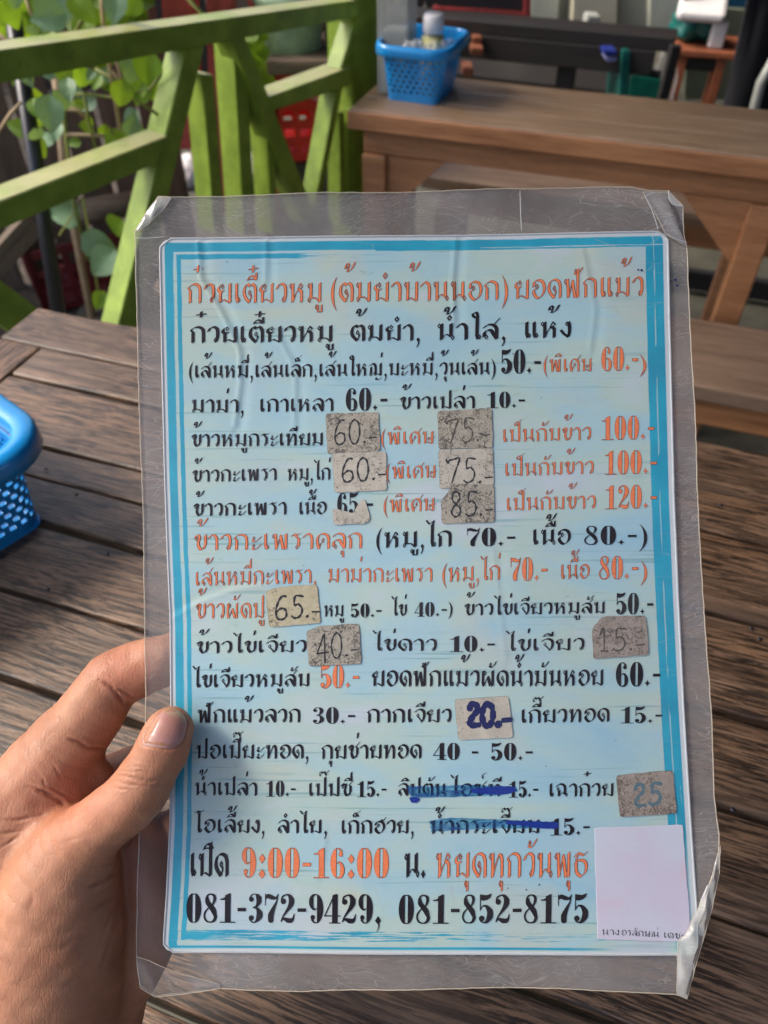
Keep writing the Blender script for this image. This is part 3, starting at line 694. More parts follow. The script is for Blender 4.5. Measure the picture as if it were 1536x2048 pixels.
# crease lines in sheet coordinates: (points, height)
CRE = [([P(395, 480), P(402, 560), P(440, 620), P(478, 700), P(480, 760), P(468, 850)], 0.00055), ([P(532, 480), P(530, 560)], 0.0004),
       ([P(912, 478), P(905, 560), P(908, 640)], 0.0005), ([P(560, 680), P(590, 740), P(588, 850)], 0.00035),
       ([P(340, 1240), P(400, 1205), P(470, 1180), P(560, 1165)], 0.0004), ([P(1165, 500), P(1190, 620), P(1180, 700)], 0.0003),
       ([P(650, 1680), P(640, 1750)], 0.0002), ([P(985, 1100), P(1010, 1320)], 0.0002)]
def zs(x, y):
    """gentle warp of the sheet, numpy or scalars"""
    x = np.asarray(x, float); y = np.asarray(y, float)
    z = 0.0011 * np.sin(x * 26 + 0.8) * np.cos(y * 11 + 0.4) + 0.0007 * np.sin(x * 9 - y * 17 + 1.0) + 0.00025 * np.sin(x * 60 + y * 22)
    for pts, hgt in CRE:
        best = None
        for (ax_, ay_), (bx, by) in zip(pts[:-1], pts[1:]):
            dx, dy = bx - ax_, by - ay_; L2 = dx * dx + dy * dy
            t = np.clip(((x - ax_) * dx + (y - ay_) * dy) / L2, 0, 1)
            ex_, ey_ = x - ax_ - t * dx, y - ay_ - t * dy
            d = np.sqrt(ex_ ** 2 + ey_ ** 2) * np.sign(ex_ * dy - ey_ * dx)
            best = d if best is None else np.where(np.abs(d) < np.abs(best), d, best)
        z = z + 0.6 * hgt * np.exp(-(best / 0.0008) ** 2) - hgt * 0.5 * np.exp(-((best + 0.0025) / 0.002) ** 2)
    return z
def catmull(pts, n=5, closed=False):
    out = []; N = len(pts)
    for i in range(N if closed else N - 1):
        g = lambda k: pts[k % N] if closed else pts[max(0, min(N - 1, k))]
        p0, p1, p2, p3 = g(i - 1), g(i), g(i + 1), g(i + 2)
        for k in range(n):
            t = k / n
            out.append(tuple(0.5 * (2 * b + (c - a) * t + (2 * a - 5 * b + 4 * c - d) * t * t + (-a + 3 * b - 3 * c + d) * t ** 3) for a, b, c, d in zip(p0, p1, p2, p3)))
    if not closed: out.append(tuple(pts[-1]))
    return out
def hull2(pts):
    pts = sorted(set((round(a, 6), round(b, 6)) for a, b in pts))
    if len(pts) < 3: return None
    def half(ps):
        h = []
        for p in ps:
            while len(h) > 1 and (h[-1][0] - h[-2][0]) * (p[1] - h[-2][1]) - (h[-1][1] - h[-2][1]) * (p[0] - h[-2][0]) <= 0: h.pop()
            h.append(p)
        return h
    l = half(pts); u = half(pts[::-1]); return l[:-1] + u[:-1]
C8 = [(math.cos(a), math.sin(a)) for a in [2 * math.pi * (k + .5) / 8 for k in range(8)]]
class Ink:
    """collects convex patches given in photo pixels, stacks them as flat print on the sheet"""
    def __init__(s): s.v = []; s.f = []; s.k = 0
    def poly(s, pts, z0):
        n = len(s.v); s.k += 1
        z = z0 + (s.k % 40) * 0.0000012
        for p in pts: s.v.append((*P(*p), z))
        s.f.append(tuple(range(n, n + len(pts))))
    def build(s, name, m, parent=None):
        if not s.v: return None
        a = np.array(s.v); a[:, 2] += zs(a[:, 0], a[:, 1])
        o = mesh_obj(name, a.tolist(), s.f, m, parent or menu); return o
# ---------------------------------------------------------------- broad-nib Thai letters
# stroke = (weight, smooth, points); baseline y=0, body height 1
def dm(x, y, rx=.075, ry=.12): return (.20, 0, [(x, y + ry), (x + rx, y), (x, y - ry), (x - rx, y), (x, y + ry)])
def st(*p): return (1, 0, list(p))
def sm(*p): return (1, 1, list(p))
def th(*p): return (.42, 1, list(p))
KO_S = [(.42, .06), (.16, .34), (.11, .6), (.22, .85), (.46, .93), (.7, .84), (.79, .62), (.79, .06)]
G = {
 'ก': (1.0, [st((.19, .06), (.19, .60)), (.6, 0, [(.19, .6), (.07, .76), (.14, .8)]), sm((.10, .78), (.3, .91), (.55, .92), (.74, .8), (.78, .6)), st((.78, .6), (.78, .06))]),
 'ข': (.84, [dm(.17, .70), sm((.08, .78), (.18, .92), (.34, .86), (.32, .66), (.26, .45), (.30, .25), (.42, .07)), th((.42, .08), (.56, .2), (.68, .38)), st((.69, .93), (.69, .34)), (.8, 0, [(.69, .36), (.60, .14), (.45, .07)])]),
 'ค': (.95, [sm((.22, .06), (.14, .35), (.12, .6), (.24, .85), (.46, .93), (.7, .84), (.79, .62)), st((.79, .62), (.79, .06)), th((.22, .08), (.34, .36), (.46, .46)), dm(.46, .54)]),
 'ง': (.70, [dm(.38, .82), sm((.46, .92), (.52, .7), (.52, .35), (.46, .06)), (.8, 0, [(.05, .46), (.2, .26), (.44, .08)])]),
 'จ': (.82, [sm((.08, .76), (.22, .9), (.46, .93), (.64, .78), (.67, .5), (.62, .25), (.5, .06)), th((.5, .1), (.36, .3), (.24, .42)), dm(.24, .52)]),
 'ฉ': (1.05, [sm((.10, .76), (.26, .91), (.5, .92), (.70, .78), (.73, .5)), st((.73, .5), (.73, .2)), dm(.84, .16), th((.73, .22), (.52, .3), (.3, .1)), st((.28, .08), (.28, .46)), dm(.2, .58)]),
 'ช': (.9, [dm(.17, .70), sm((.08, .78), (.18, .92), (.34, .86), (.32, .66), (.26, .45), (.30, .25), (.42, .07)), th((.42, .08), (.56, .2), (.68, .38)), st((.69, .74), (.69, .34)), (.8, 0, [(.69, .36), (.60, .14), (.45, .07)]), (.5, 0, [(.69, .74), (.58, .84), (.88, 1.14)])]),
 'ซ': (.95, [dm(.14, .70), sm((.05, .78), (.14, .92), (.26, .84), (.36, .9), (.34, .66), (.28, .45), (.32, .25), (.44, .07)), th((.44, .08), (.58, .2), (.70, .38)), st((.71, .74), (.71, .34)), (.8, 0, [(.71, .36), (.62, .14), (.47, .07)]), (.5, 0, [(.71, .74), (.60, .84), (.90, 1.14)])]),
 'ญ': (1.25, [sm((.08, .78), (.26, .91), (.45, .90), (.56, .75), (.58, .5)), st((.58, .5), (.58, .08)), st((.2, .66), (.2, .2)), dm(.14, .14), th((.22, .1), (.36, .14), (.5, .3)), th((.58, .1), (.8, .16), (.98, .08)), st((1.0, .06), (1.0, .94)), (.6, 1, [(.62, -.12), (.8, -.26), (1.06, -.12)]), dm(.62, -.2, .05, .08)]),
 'ณ': (1.35, [sm((.08, .78), (.26, .91), (.42, .90), (.52, .75), (.53, .5)), st((.53, .5), (.53, .08)), st((.2, .66), (.2, .2)), dm(.14, .14), th((.55, .1), (.8, .35), (1.05, .2)), st((1.05, .94), (1.05, .25)), dm(1.14, .14)]),
 'ด': (.98, [sm(*KO_S[:-1]), st((.79, .62), (.79, .06)), th((.42, .08), (.52, .3), (.5, .42)), dm(.43, .52)]),
 'ต': (1.0, [sm((.42, .06), (.16, .34), (.11, .6), (.2, .85), (.33, .92), (.45, .82)), sm((.45, .82), (.58, .93), (.74, .84), (.8, .62)), st((.8, .62), (.8, .06)), th((.42, .08), (.54, .3), (.52, .42)), dm(.44, .52)]),
 'ท': (1.05, [dm(.13, .82), st((.25, .92), (.25, .06)), th((.27, .1), (.42, .5), (.62, .9)), sm((.6, .9), (.74, .84), (.8, .65)), st((.8, .65), (.8, .06))]),
 'ธ': (.88, [(.7, 1, [(.08, .80), (.22, .93), (.42, .9), (.6, .86), (.78, .96)]), (.55, 0, [(.26, .86), (.14, .66)]), sm((.14, .62), (.3, .66), (.55, .66), (.72, .56), (.75, .35), (.66, .18), (.45, .06)), sm((.14, .62), (.16, .3), (.28, .14), (.45, .06))]),
 'น': (1.02, [dm(.13, .82), st((.25, .92), (.25, .06)), th((.27, .1), (.5, .34), (.72, .2)), st((.74, .93), (.74, .24)), dm(.84, .15)]),
 'บ': (1.0, [dm(.13, .82), st((.25, .92), (.25, .10)), th((.25, .07), (.42, .18), (.58, .12), (.74, .07)), st((.77, .06), (.77, .94))]),
 'ป': (1.0, [dm(.13, .82), st((.25, .92), (.25, .10)), th((.25, .07), (.42, .18), (.58, .12), (.74, .07)), st((.77, .06), (.77, 1.38))]),
 'ผ': (1.1, [st((.16, .93), (.14, .25), (.22, .06)), dm(.29, .80), th((.22, .08), (.4, .4), (.5, .62)), st((.5, .6), (.68, .08)), st((.84, .06), (.84, .94)), th((.7, .1), (.84, .3))]),
 'พ': (1.15, [dm(.13, .82), st((.24, .92), (.30, .06)), th((.32, .1), (.44, .5), (.54, .88)), st((.54, .84), (.70, .06)), st((.86, .06), (.86, .94)), th((.72, .1), (.86, .36))]),
 'ฟ': (1.15, [dm(.13, .82), st((.24, .92), (.30, .06)), th((.32, .1), (.44, .5), (.54, .88)), st((.54, .84), (.70, .06)), st((.86, .06), (.86, 1.40)), th((.72, .1), (.86, .36))]),
 'ม': (1.05, [dm(.13, .82), st((.25, .92), (.25, .2)), dm(.15, .15), th((.27, .28), (.42, .24), (.55, .24), (.74, .07)), st((.79, .06), (.79, .94))]),
 'ย': (1.03, [dm(.36, .80, .08, .1), sm((.30, .90), (.16, .82), (.10, .68), (.2, .58), (.40, .60)), st((.22, .56), (.22, .10)), th((.22, .07), (.42, .2), (.58, .14), (.76, .07)), st((.80, .06), (.80, .94))]),
 'ร': (.72, [(.75, 1, [(.06, .80), (.2, .92), (.38, .88), (.56, .95)]), (.7, 0, [(.24, .86), (.38, .72), (.46, .62)]), st((.46, .66), (.46, .2)), dm(.36, .16)]),
 'ล': (.95, [sm((.12, .76), (.3, .91), (.55, .92), (.72, .8), (.77, .6)), st((.77, .6), (.77, .06)), sm((.14, .2), (.14, .42), (.32, .56), (.5, .52), (.6, .34), (.74, .12)), dm(.24, .16)]),
 'ว': (.78, [sm((.07, .70), (.18, .88), (.36, .93), (.54, .84), (.59, .6)), st((.59, .6), (.58, .3), (.5, .08)), dm(.46, .18)]),
 'ศ': (.98, [sm((.22, .06), (.14, .35), (.12, .6), (.24, .85), (.46, .93), (.7, .80), (.77, .62)), st((.77, .62), (.77, .06)), th((.22, .08), (.34, .36), (.46, .46)), dm(.46, .54), (.5, 0, [(.66, .84), (.92, 1.2)])]),
 'ษ': (1.05, [dm(.13, .82), st((.25, .92), (.25, .10)), th((.25, .07), (.42, .18), (.58, .12), (.74, .07)), st((.77, .06), (.77, .94)), dm(.5, .4), (.5, 0, [(.56, .5), (.72, .38), (.98, .56)])]),
 'ส': (.98, [sm((.12, .70), (.28, .84), (.52, .86), (.70, .76), (.77, .6)), st((.77, .6), (.77, .06)), sm((.14, .2), (.14, .42), (.32, .56), (.5, .52), (.6, .34), (.74, .12)), dm(.24, .16), (.5, 0, [(.60, .82), (.92, 1.2)])]),
 'ห': (1.1, [dm(.13, .82), st((.25, .92), (.25, .06)), th((.27, .1), (.42, .42), (.58, .62), (.68, .70)), (.4, 0, [(.56, .66), (.7, .94), (.84, .80), (.66, .62)]), sm((.60, .66), (.76, .56), (.78, .4)), st((.78, .45), (.78, .06))]),
 'อ': (.95, [sm((.16, .62), (.18, .84), (.42, .93), (.68, .84), (.79, .55), (.70, .24), (.44, .06), (.22, .2), (.14, .38), (.22, .5)), dm(.34, .62)]),
 'ฮ': (.98, [sm((.14, .62), (.2, .80), (.42, .86), (.68, .78), (.79, .52), (.70, .24), (.44, .06), (.22, .2), (.14, .38), (.22, .5)), dm(.36, .60), (.5, 0, [(.44, .84), (.58, 1.0), (.7, .9), (.92, 1.14)])]),
 'ะ': (.72, [(.75, 1, [(.12, .62), (.2, .52), (.36, .54), (.62, .78)]), dm(.2, .72, .06, .09), (.75, 1, [(.12, .16), (.2, .07), (.36, .09), (.62, .33)]), dm(.2, .27, .06, .09)]),
 'า': (.72, [sm((.05, .74), (.18, .90), (.34, .92), (.48, .8), (.52, .6)), st((.52, .6), (.52, .06))]),
 'เ': (.52, [st((.17, .94), (.17, .3), (.24, .08)), dm(.31, .18)]),
 'แ': (.92, [st((.17, .94), (.17, .3), (.24, .08)), dm(.31, .18), st((.58, .94), (.58, .3), (.65, .08)), dm(.72, .18)]),
 'โ': (.62, [st((.30, 1.34), (.28, .3), (.34, .08)), dm(.42, .18), (.7, 1, [(.02, 1.40), (.18, 1.52), (.4, 1.46), (.62, 1.56)]), (.5, 0, [(.16, 1.46), (.3, 1.3)])]),
 'ใ': (.62, [st((.38, 1.30), (.36, .3), (.42, .08)), dm(.50, .18), (.75, 1, [(.30, 1.26), (.16, 1.34), (.16, 1.50), (.34, 1.54), (.40, 1.3)])]),
 'ไ': (.62, [st((.34, 1.34), (.33, .3), (.40, .08)), dm(.48, .18), (.5, 0, [(-.02, 1.58), (.16, 1.36), (.42, 1.56)]), (.6, 0, [(.42, 1.54), (.34, 1.3)])]),
 'ั': (0, [dm(-.42, 1.32, .06, .09), (.7, 1, [(-.5, 1.22), (-.36, 1.16), (-.22, 1.22), (-.02, 1.46)])]),
 'ิ': (0, [(.75, 1, [(-.64, 1.12), (-.5, 1.30), (-.3, 1.32), (-.12, 1.14)]), (.3, 0, [(-.66, 1.13), (-.4, 1.17), (-.12, 1.13)])]),
 'ี': (0, [(.75, 1, [(-.68, 1.12), (-.54, 1.30), (-.34, 1.30), (-.18, 1.14)]), (.3, 0, [(-.68, 1.13), (-.4, 1.17), (-.16, 1.13)]), (.7, 0, [(-.16, 1.14), (-.16, 1.46)])]),
 'ื': (0, [(.75, 1, [(-.68, 1.12), (-.54, 1.30), (-.34, 1.30), (-.18, 1.14)]), (.3, 0, [(-.68, 1.13), (-.4, 1.17), (-.16, 1.13)]), (.5, 0, [(-.14, 1.14), (-.14, 1.46)]), (.5, 0, [(-.34, 1.24), (-.34, 1.44)])]),
 '็': (0, [(.6, 1, [(-.5, 1.2), (-.56, 1.34), (-.42, 1.46), (-.3, 1.36), (-.18, 1.22)]), dm(-.36, 1.24, .05, .07), (.5, 1, [(-.4, 1.42), (-.2, 1.5), (-.04, 1.62)])]),
 '์': (0, [dm(-.34, 1.42, .05, .08), (.5, 1, [(-.40, 1.52), (-.3, 1.64), (-.12, 1.76)])]),
 'ํ': (0, [(.42, 0, [(-.36, 1.40), (-.26, 1.26), (-.36, 1.12), (-.46, 1.26), (-.36, 1.40)])]),
 '่': (0, [(.75, 0, [(-.20, 1.42), (-.16, 1.74)])]),
 '้': (0, [(.6, 1, [(-.62, 1.62), (-.54, 1.84), (-.40, 1.80), (-.46, 1.56)]), (.8, 1, [(-.5, 1.5), (-.38, 1.5), (-.22, 1.62), (-.06, 1.9)]), dm(-.56, 1.68, .04, .06)]),
 '๊': (0, [dm(-.62, 1.54, .05, .07), (.6, 1, [(-.66, 1.66), (-.52, 1.78), (-.42, 1.66), (-.30, 1.78), (-.2, 1.62), (-.16, 1.52)]), (.5, 0, [(-.2, 1.62), (.04, 1.84)])]),
 '๋': (0, [(.45, 0, [(-.62, 1.62), (-.08, 1.68)]), (.8, 0, [(-.36, 1.5), (-.35, 1.8)])]),
 'ุ': (0, [dm(-.34, -.2, .06, .12), (.6, 0, [(-.24, -.12), (-.24, -.46)])]),
 'ู': (0, [dm(-.46, -.2, .06, .12), (.6, 0, [(-.36, -.12), (-.36, -.42)]), (.4, 0, [(-.36, -.42), (-.16, -.42)]), (.6, 0, [(-.14, -.42), (-.14, -.1)])]),
 ' ': (.5, []), ',': (.42, [('poly', [(.06, .08), (.16, .22), (.28, .08), (.17, -.08)]), (.35, 1, [(.19, .04), (.19, -.14), (.10, -.34)])]),
 '(': (.5, [('chain', [(.40, 1.22, .01), (.26, .98, .04), (.17, .68, .075), (.15, .42, .09), (.17, .16, .075), (.26, -.14, .04), (.40, -.38, .01)])]),
 ')': (.5, [('chain', [(.08, 1.22, .01), (.22, .98, .04), (.31, .68, .075), (.33, .42, .09), (.31, .16, .075), (.22, -.14, .04), (.08, -.38, .01)])]),
 '.': (.42, [('poly', [(.03, .13), (.16, .32), (.29, .13), (.16, -.04)])]),
}
# fat-face numerals, height 1: ('poly', pts) convex patch, ('chain', [(x,y,r)]) swelling stroke
def ell(cx, cy, rx, ry, a0, a1, n=12): return [(cx + rx * math.cos(math.radians(a0 + (a1 - a0) * k / n)), cy + ry * math.sin(math.radians(a0 + (a1 - a0) * k / n))) for k in range(n + 1)]
SIX = [('poly', [p for p in ell(.27, .5, .25, .5, 97, 263) if True]), ('chain', [(.26, .975, .02), (.34, .965, .025), (.41, .88, .04)]), ('poly', ell(.39, .79, .075, .085, 0, 360)),
       ('chain', [(.26, .02, .02), (.36, .03, .03), (.43, .10, .05), (.455, .27, .075), (.42, .44, .055), (.34, .53, .03), (.26, .49, .015)]), ('poly', [(.30, .03), (.40, .02), (.52, .2), (.52, .36), (.44, .50), (.37, .53), (.37, .1)])]
D = {
 '0': (.60, [('poly', ell(.235, .5, .215, .5, 90, 270)), ('poly', ell(.335, .5, .215, .5, -90, 90)), ('chain', [(.2, .975, .018), (.37, .975, .018)]), ('chain', [(.2, .025, .018), (.37, .025, .018)])]),
 '1': (.60, [('poly', [(.21, 0), (.41, 0), (.41, 1), (.36, 1), (.21, .93)]), ('chain', [(.05, .80, .02), (.18, .81, .035), (.3, .9, .05)]), ('chain', [(.05, .02, .02), (.57, .02, .02)])]),
 '2': (.58, [('poly', ell(.13, .74, .095, .10, 0, 360)), ('chain', [(.06, .78, .02), (.10, .90, .03), (.25, .97, .025), (.36, .92, .06), (.42, .76, .10), (.38, .60, .08), (.25, .40, .045), (.12, .22, .025), (.06, .06, .02)]), ('chain', [(.06, .08, .02), (.16, .15, .04), (.28, .10, .08), (.40, .09, .08), (.48, .16, .04), (.52, .32, .012)])]),
 '3': (.58, [('poly', ell(.13, .80, .085, .085, 0, 360)), ('chain', [(.07, .86, .02), (.16, .96, .02), (.28, .975, .02), (.38, .88, .085), (.40, .74, .09), (.32, .57, .04), (.2, .525, .018)]), ('chain', [(.2, .515, .018), (.33, .49, .04), (.42, .34, .10), (.41, .20, .10), (.29, .04, .03), (.16, .03, .022), (.07, .12, .02)]), ('poly', ell(.13, .17, .09, .09, 0, 360))]),
 '4': (.60, [('poly', [(.29, .0), (.48, .0), (.48, 1), (.38, 1), (.29, .95)]), ('chain', [(.03, .27, .018), (.36, .97, .02)]), ('chain', [(.02, .26, .022), (.57, .26, .022)]), ('chain', [(.2, .018, .018), (.57, .018, .018)])]),
 '5': (.58, [('poly', [(.07, 1.0), (.08, .80), (.2, .78), (.34, .82), (.44, .90), (.49, 1.03), (.3, .97)]), ('chain', [(.085, .96, .018), (.085, .46, .018)]), ('chain', [(.085, .48, .018), (.18, .60, .022), (.31, .58, .055), (.42, .42, .10), (.42, .24, .105), (.33, .08, .06), (.22, .03, .025), (.10, .08, .02)]), ('poly', ell(.14, .17, .10, .10, 0, 360))]),
 '6': (.58, SIX),
 '7': (.56, [('chain', [(.05, .60, .012), (.05, .98, .018)]), ('chain', [(.07, .84, .03), (.14, .92, .07), (.28, .87, .075), (.42, .85, .04), (.49, .95, .02), (.50, .99, .012)]), ('chain', [(.49, .95, .015), (.45, .74, .025), (.34, .50, .06), (.25, .26, .10), (.25, .10, .10)])]),
 '8': (.58, [('chain', [(.15, .83, .06), (.17, .70, .08), (.28, .56, .09), (.38, .42, .09), (.44, .26, .06)]), ('chain', [(.12, .80, .03), (.17, .93, .03), (.28, .975, .022), (.40, .92, .045), (.42, .78, .05), (.36, .62, .025)]), ('chain', [(.22, .52, .02), (.10, .38, .03), (.06, .22, .03), (.13, .07, .03), (.28, .022, .022), (.41, .08, .045), (.46, .22, .06)])]),
 '-': (.42, [('poly', [(.06, .39), (.36, .39), (.36, .51), (.06, .51)])]),
 '.': (.30, [('poly', [(.01, .13), (.09, .09), (.13, -.01), (.17, .09), (.25, .13), (.17, .17), (.13, .27), (.09, .17)])]),
 ':': (.36, [('poly', [(.06, .13), (.18, -.03), (.3, .13), (.18, .30)]), ('poly', [(.06, .63), (.18, .47), (.3, .63), (.18, .80)])]),
 ',': (.36, [('poly', [(.05, .10), (.16, .26), (.27, .10), (.17, -.04)]), ('chain', [(.17, .06, .03), (.19, -.10, .02), (.12, -.28, .008)])]),
 ' ': (.42, []), ')': (.34, [('chain', [(.03, 1.0, .01), (.15, .82, .04), (.21, .55, .06), (.21, .35, .06), (.15, .05, .04), (.03, -.16, .01)])]),
}
D['9'] = (.58, [(k, [(.57 - a[0], 1 - a[1], *a[2:]) for a in pts]) for k, pts in SIX])
NX, NY = .158, .088                            # nib vector at weight 1
def draw(text, x0, y0, x1, y1, h, mat, outline=None, num=False, nibk=1.0, dz=0.00012, parent=None, name='lettering', narrow=1.0):
    T = D if num else G
    text = text.replace('ำ', 'ํา')
    adv = sum(T[c][0] for c in text); last = [c for c in text if T[c][0] > 0][-1]
    tot = adv - (0.10 if not num else 0.04)
    sx = (x1 - x0) / tot
    slope = (y1 - y0) / (x1 - x0)
    layers = [(0.0, dz + 0.00006, mat, name)]
    if outline: layers = [(0.0, dz, outline, name + '_outline'), (-0.75, dz + 0.00006, mat, name)]
    up = [-(0.0), -h]
    for grow, z0, m, nm in layers:
        ink = Ink(); cx = x0 - 0.02 * sx
        def M(x, y):
            X = cx + x * sx + y * h * 0.012; return (X, y0 + (X - x0) * slope - y * h)
        for c in text:
            a, strokes = T[c]
            for s in strokes:
                if s[0] == 'poly':
                    pts = [M(*p) for p in s[1]]
                    e = grow + (0.8 if outline and grow == 0 else 0)
                    if e == 0: ink.poly(pts, z0)
                    else:
                        mx = sum(p[0] for p in pts) / len(pts); my = sum(p[1] for p in pts) / len(pts)
                        w_ = max(abs(p[0] - mx) for p in pts); h_ = max(abs(p[1] - my) for p in pts)
                        if grow < 0: ink.poly([(mx + (p[0] - mx) * max(0.3, 1 + e / max(w_, 2)), my + (p[1] - my) * max(0.3, 1 + e / max(h_, 2))) for p in pts], z0)
                        else: ink.poly(pts, z0)
                elif s[0] == 'chain':
                    pts = [(*p[:2], p[2]) for p in s[1]]
                    pts = catmull(pts, 4) if len(pts) > 2 else pts
                    Q = [(*M(p[0], p[1]), max(p[2], .008) * h * 1.02, max(p[2], .008) * (h + sx) / 2) for p in pts]
                    for p, q in zip(Q[:-1], Q[1:]):
                        rr = lambda r: max(0.25, r + grow)
                        hp = hull2([(p[0] + a_ * rr(p[3]), p[1] + b_ * rr(p[2])) for a_, b_ in C8] + [(q[0] + a_ * rr(q[3]), q[1] + b_ * rr(q[2])) for a_, b_ in C8])
                        if hp: ink.poly(hp, z0)
                else:
                    wgt, smo, pts = s
                    pts = catmull(pts, 4) if smo and len(pts) > 2 else pts
                    nibk = 0.86 if outline else nibk
                    nx, ny = NX * wgt * nibk * min(sx, h * 1.15) / 2 * narrow, NY * wgt * nibk * h / 2
                    t = .014 * h
                    if grow < 0:
                        L = math.hypot(nx, ny); k = max(0.25, (L + grow * 0.8) / L); nx *= k; ny *= k; t = max(0.12, t + grow * 0.7)
                    Q = [M(*p) for p in pts]
                    for p, q in zip(Q[:-1], Q[1:]):
                        c_ = []
                        for (a_, b_) in (p, q):
                            for sgn in (1, -1):
                                for (u, v) in ((t, 0), (-t, 0), (0, t), (0, -t)):
                                    c_.append((a_ + sgn * nx + u, b_ - sgn * ny + v))
                        hp = hull2(c_)
                        if hp: ink.poly(hp, z0)
            cx += a * sx
        ink.build(nm, m, parent)
def ink_mat(name, col, rough=0.45, var=0.0):
    n = NT(name); c = n.coord()
    cc_ = n.mix(n.step(n.noise(c, 900, 3, 0.7), 0.35, 0.8), col, tuple(min(1, x * 1.25 + 0.006) for x in col))
    return n.fin(cc_, 0.6, None, Specular_IOR_Level=0.25)
I_black = ink_mat('black_print', (0.009, 0.006, 0.012))
I_orange = ink_mat('orange_print', (0.80, 0.21, 0.085))
I_dark = ink_mat('outline_print', (0.13, 0.035, 0.03))
Bk, Og = (I_black, None), (I_orange, I_dark)
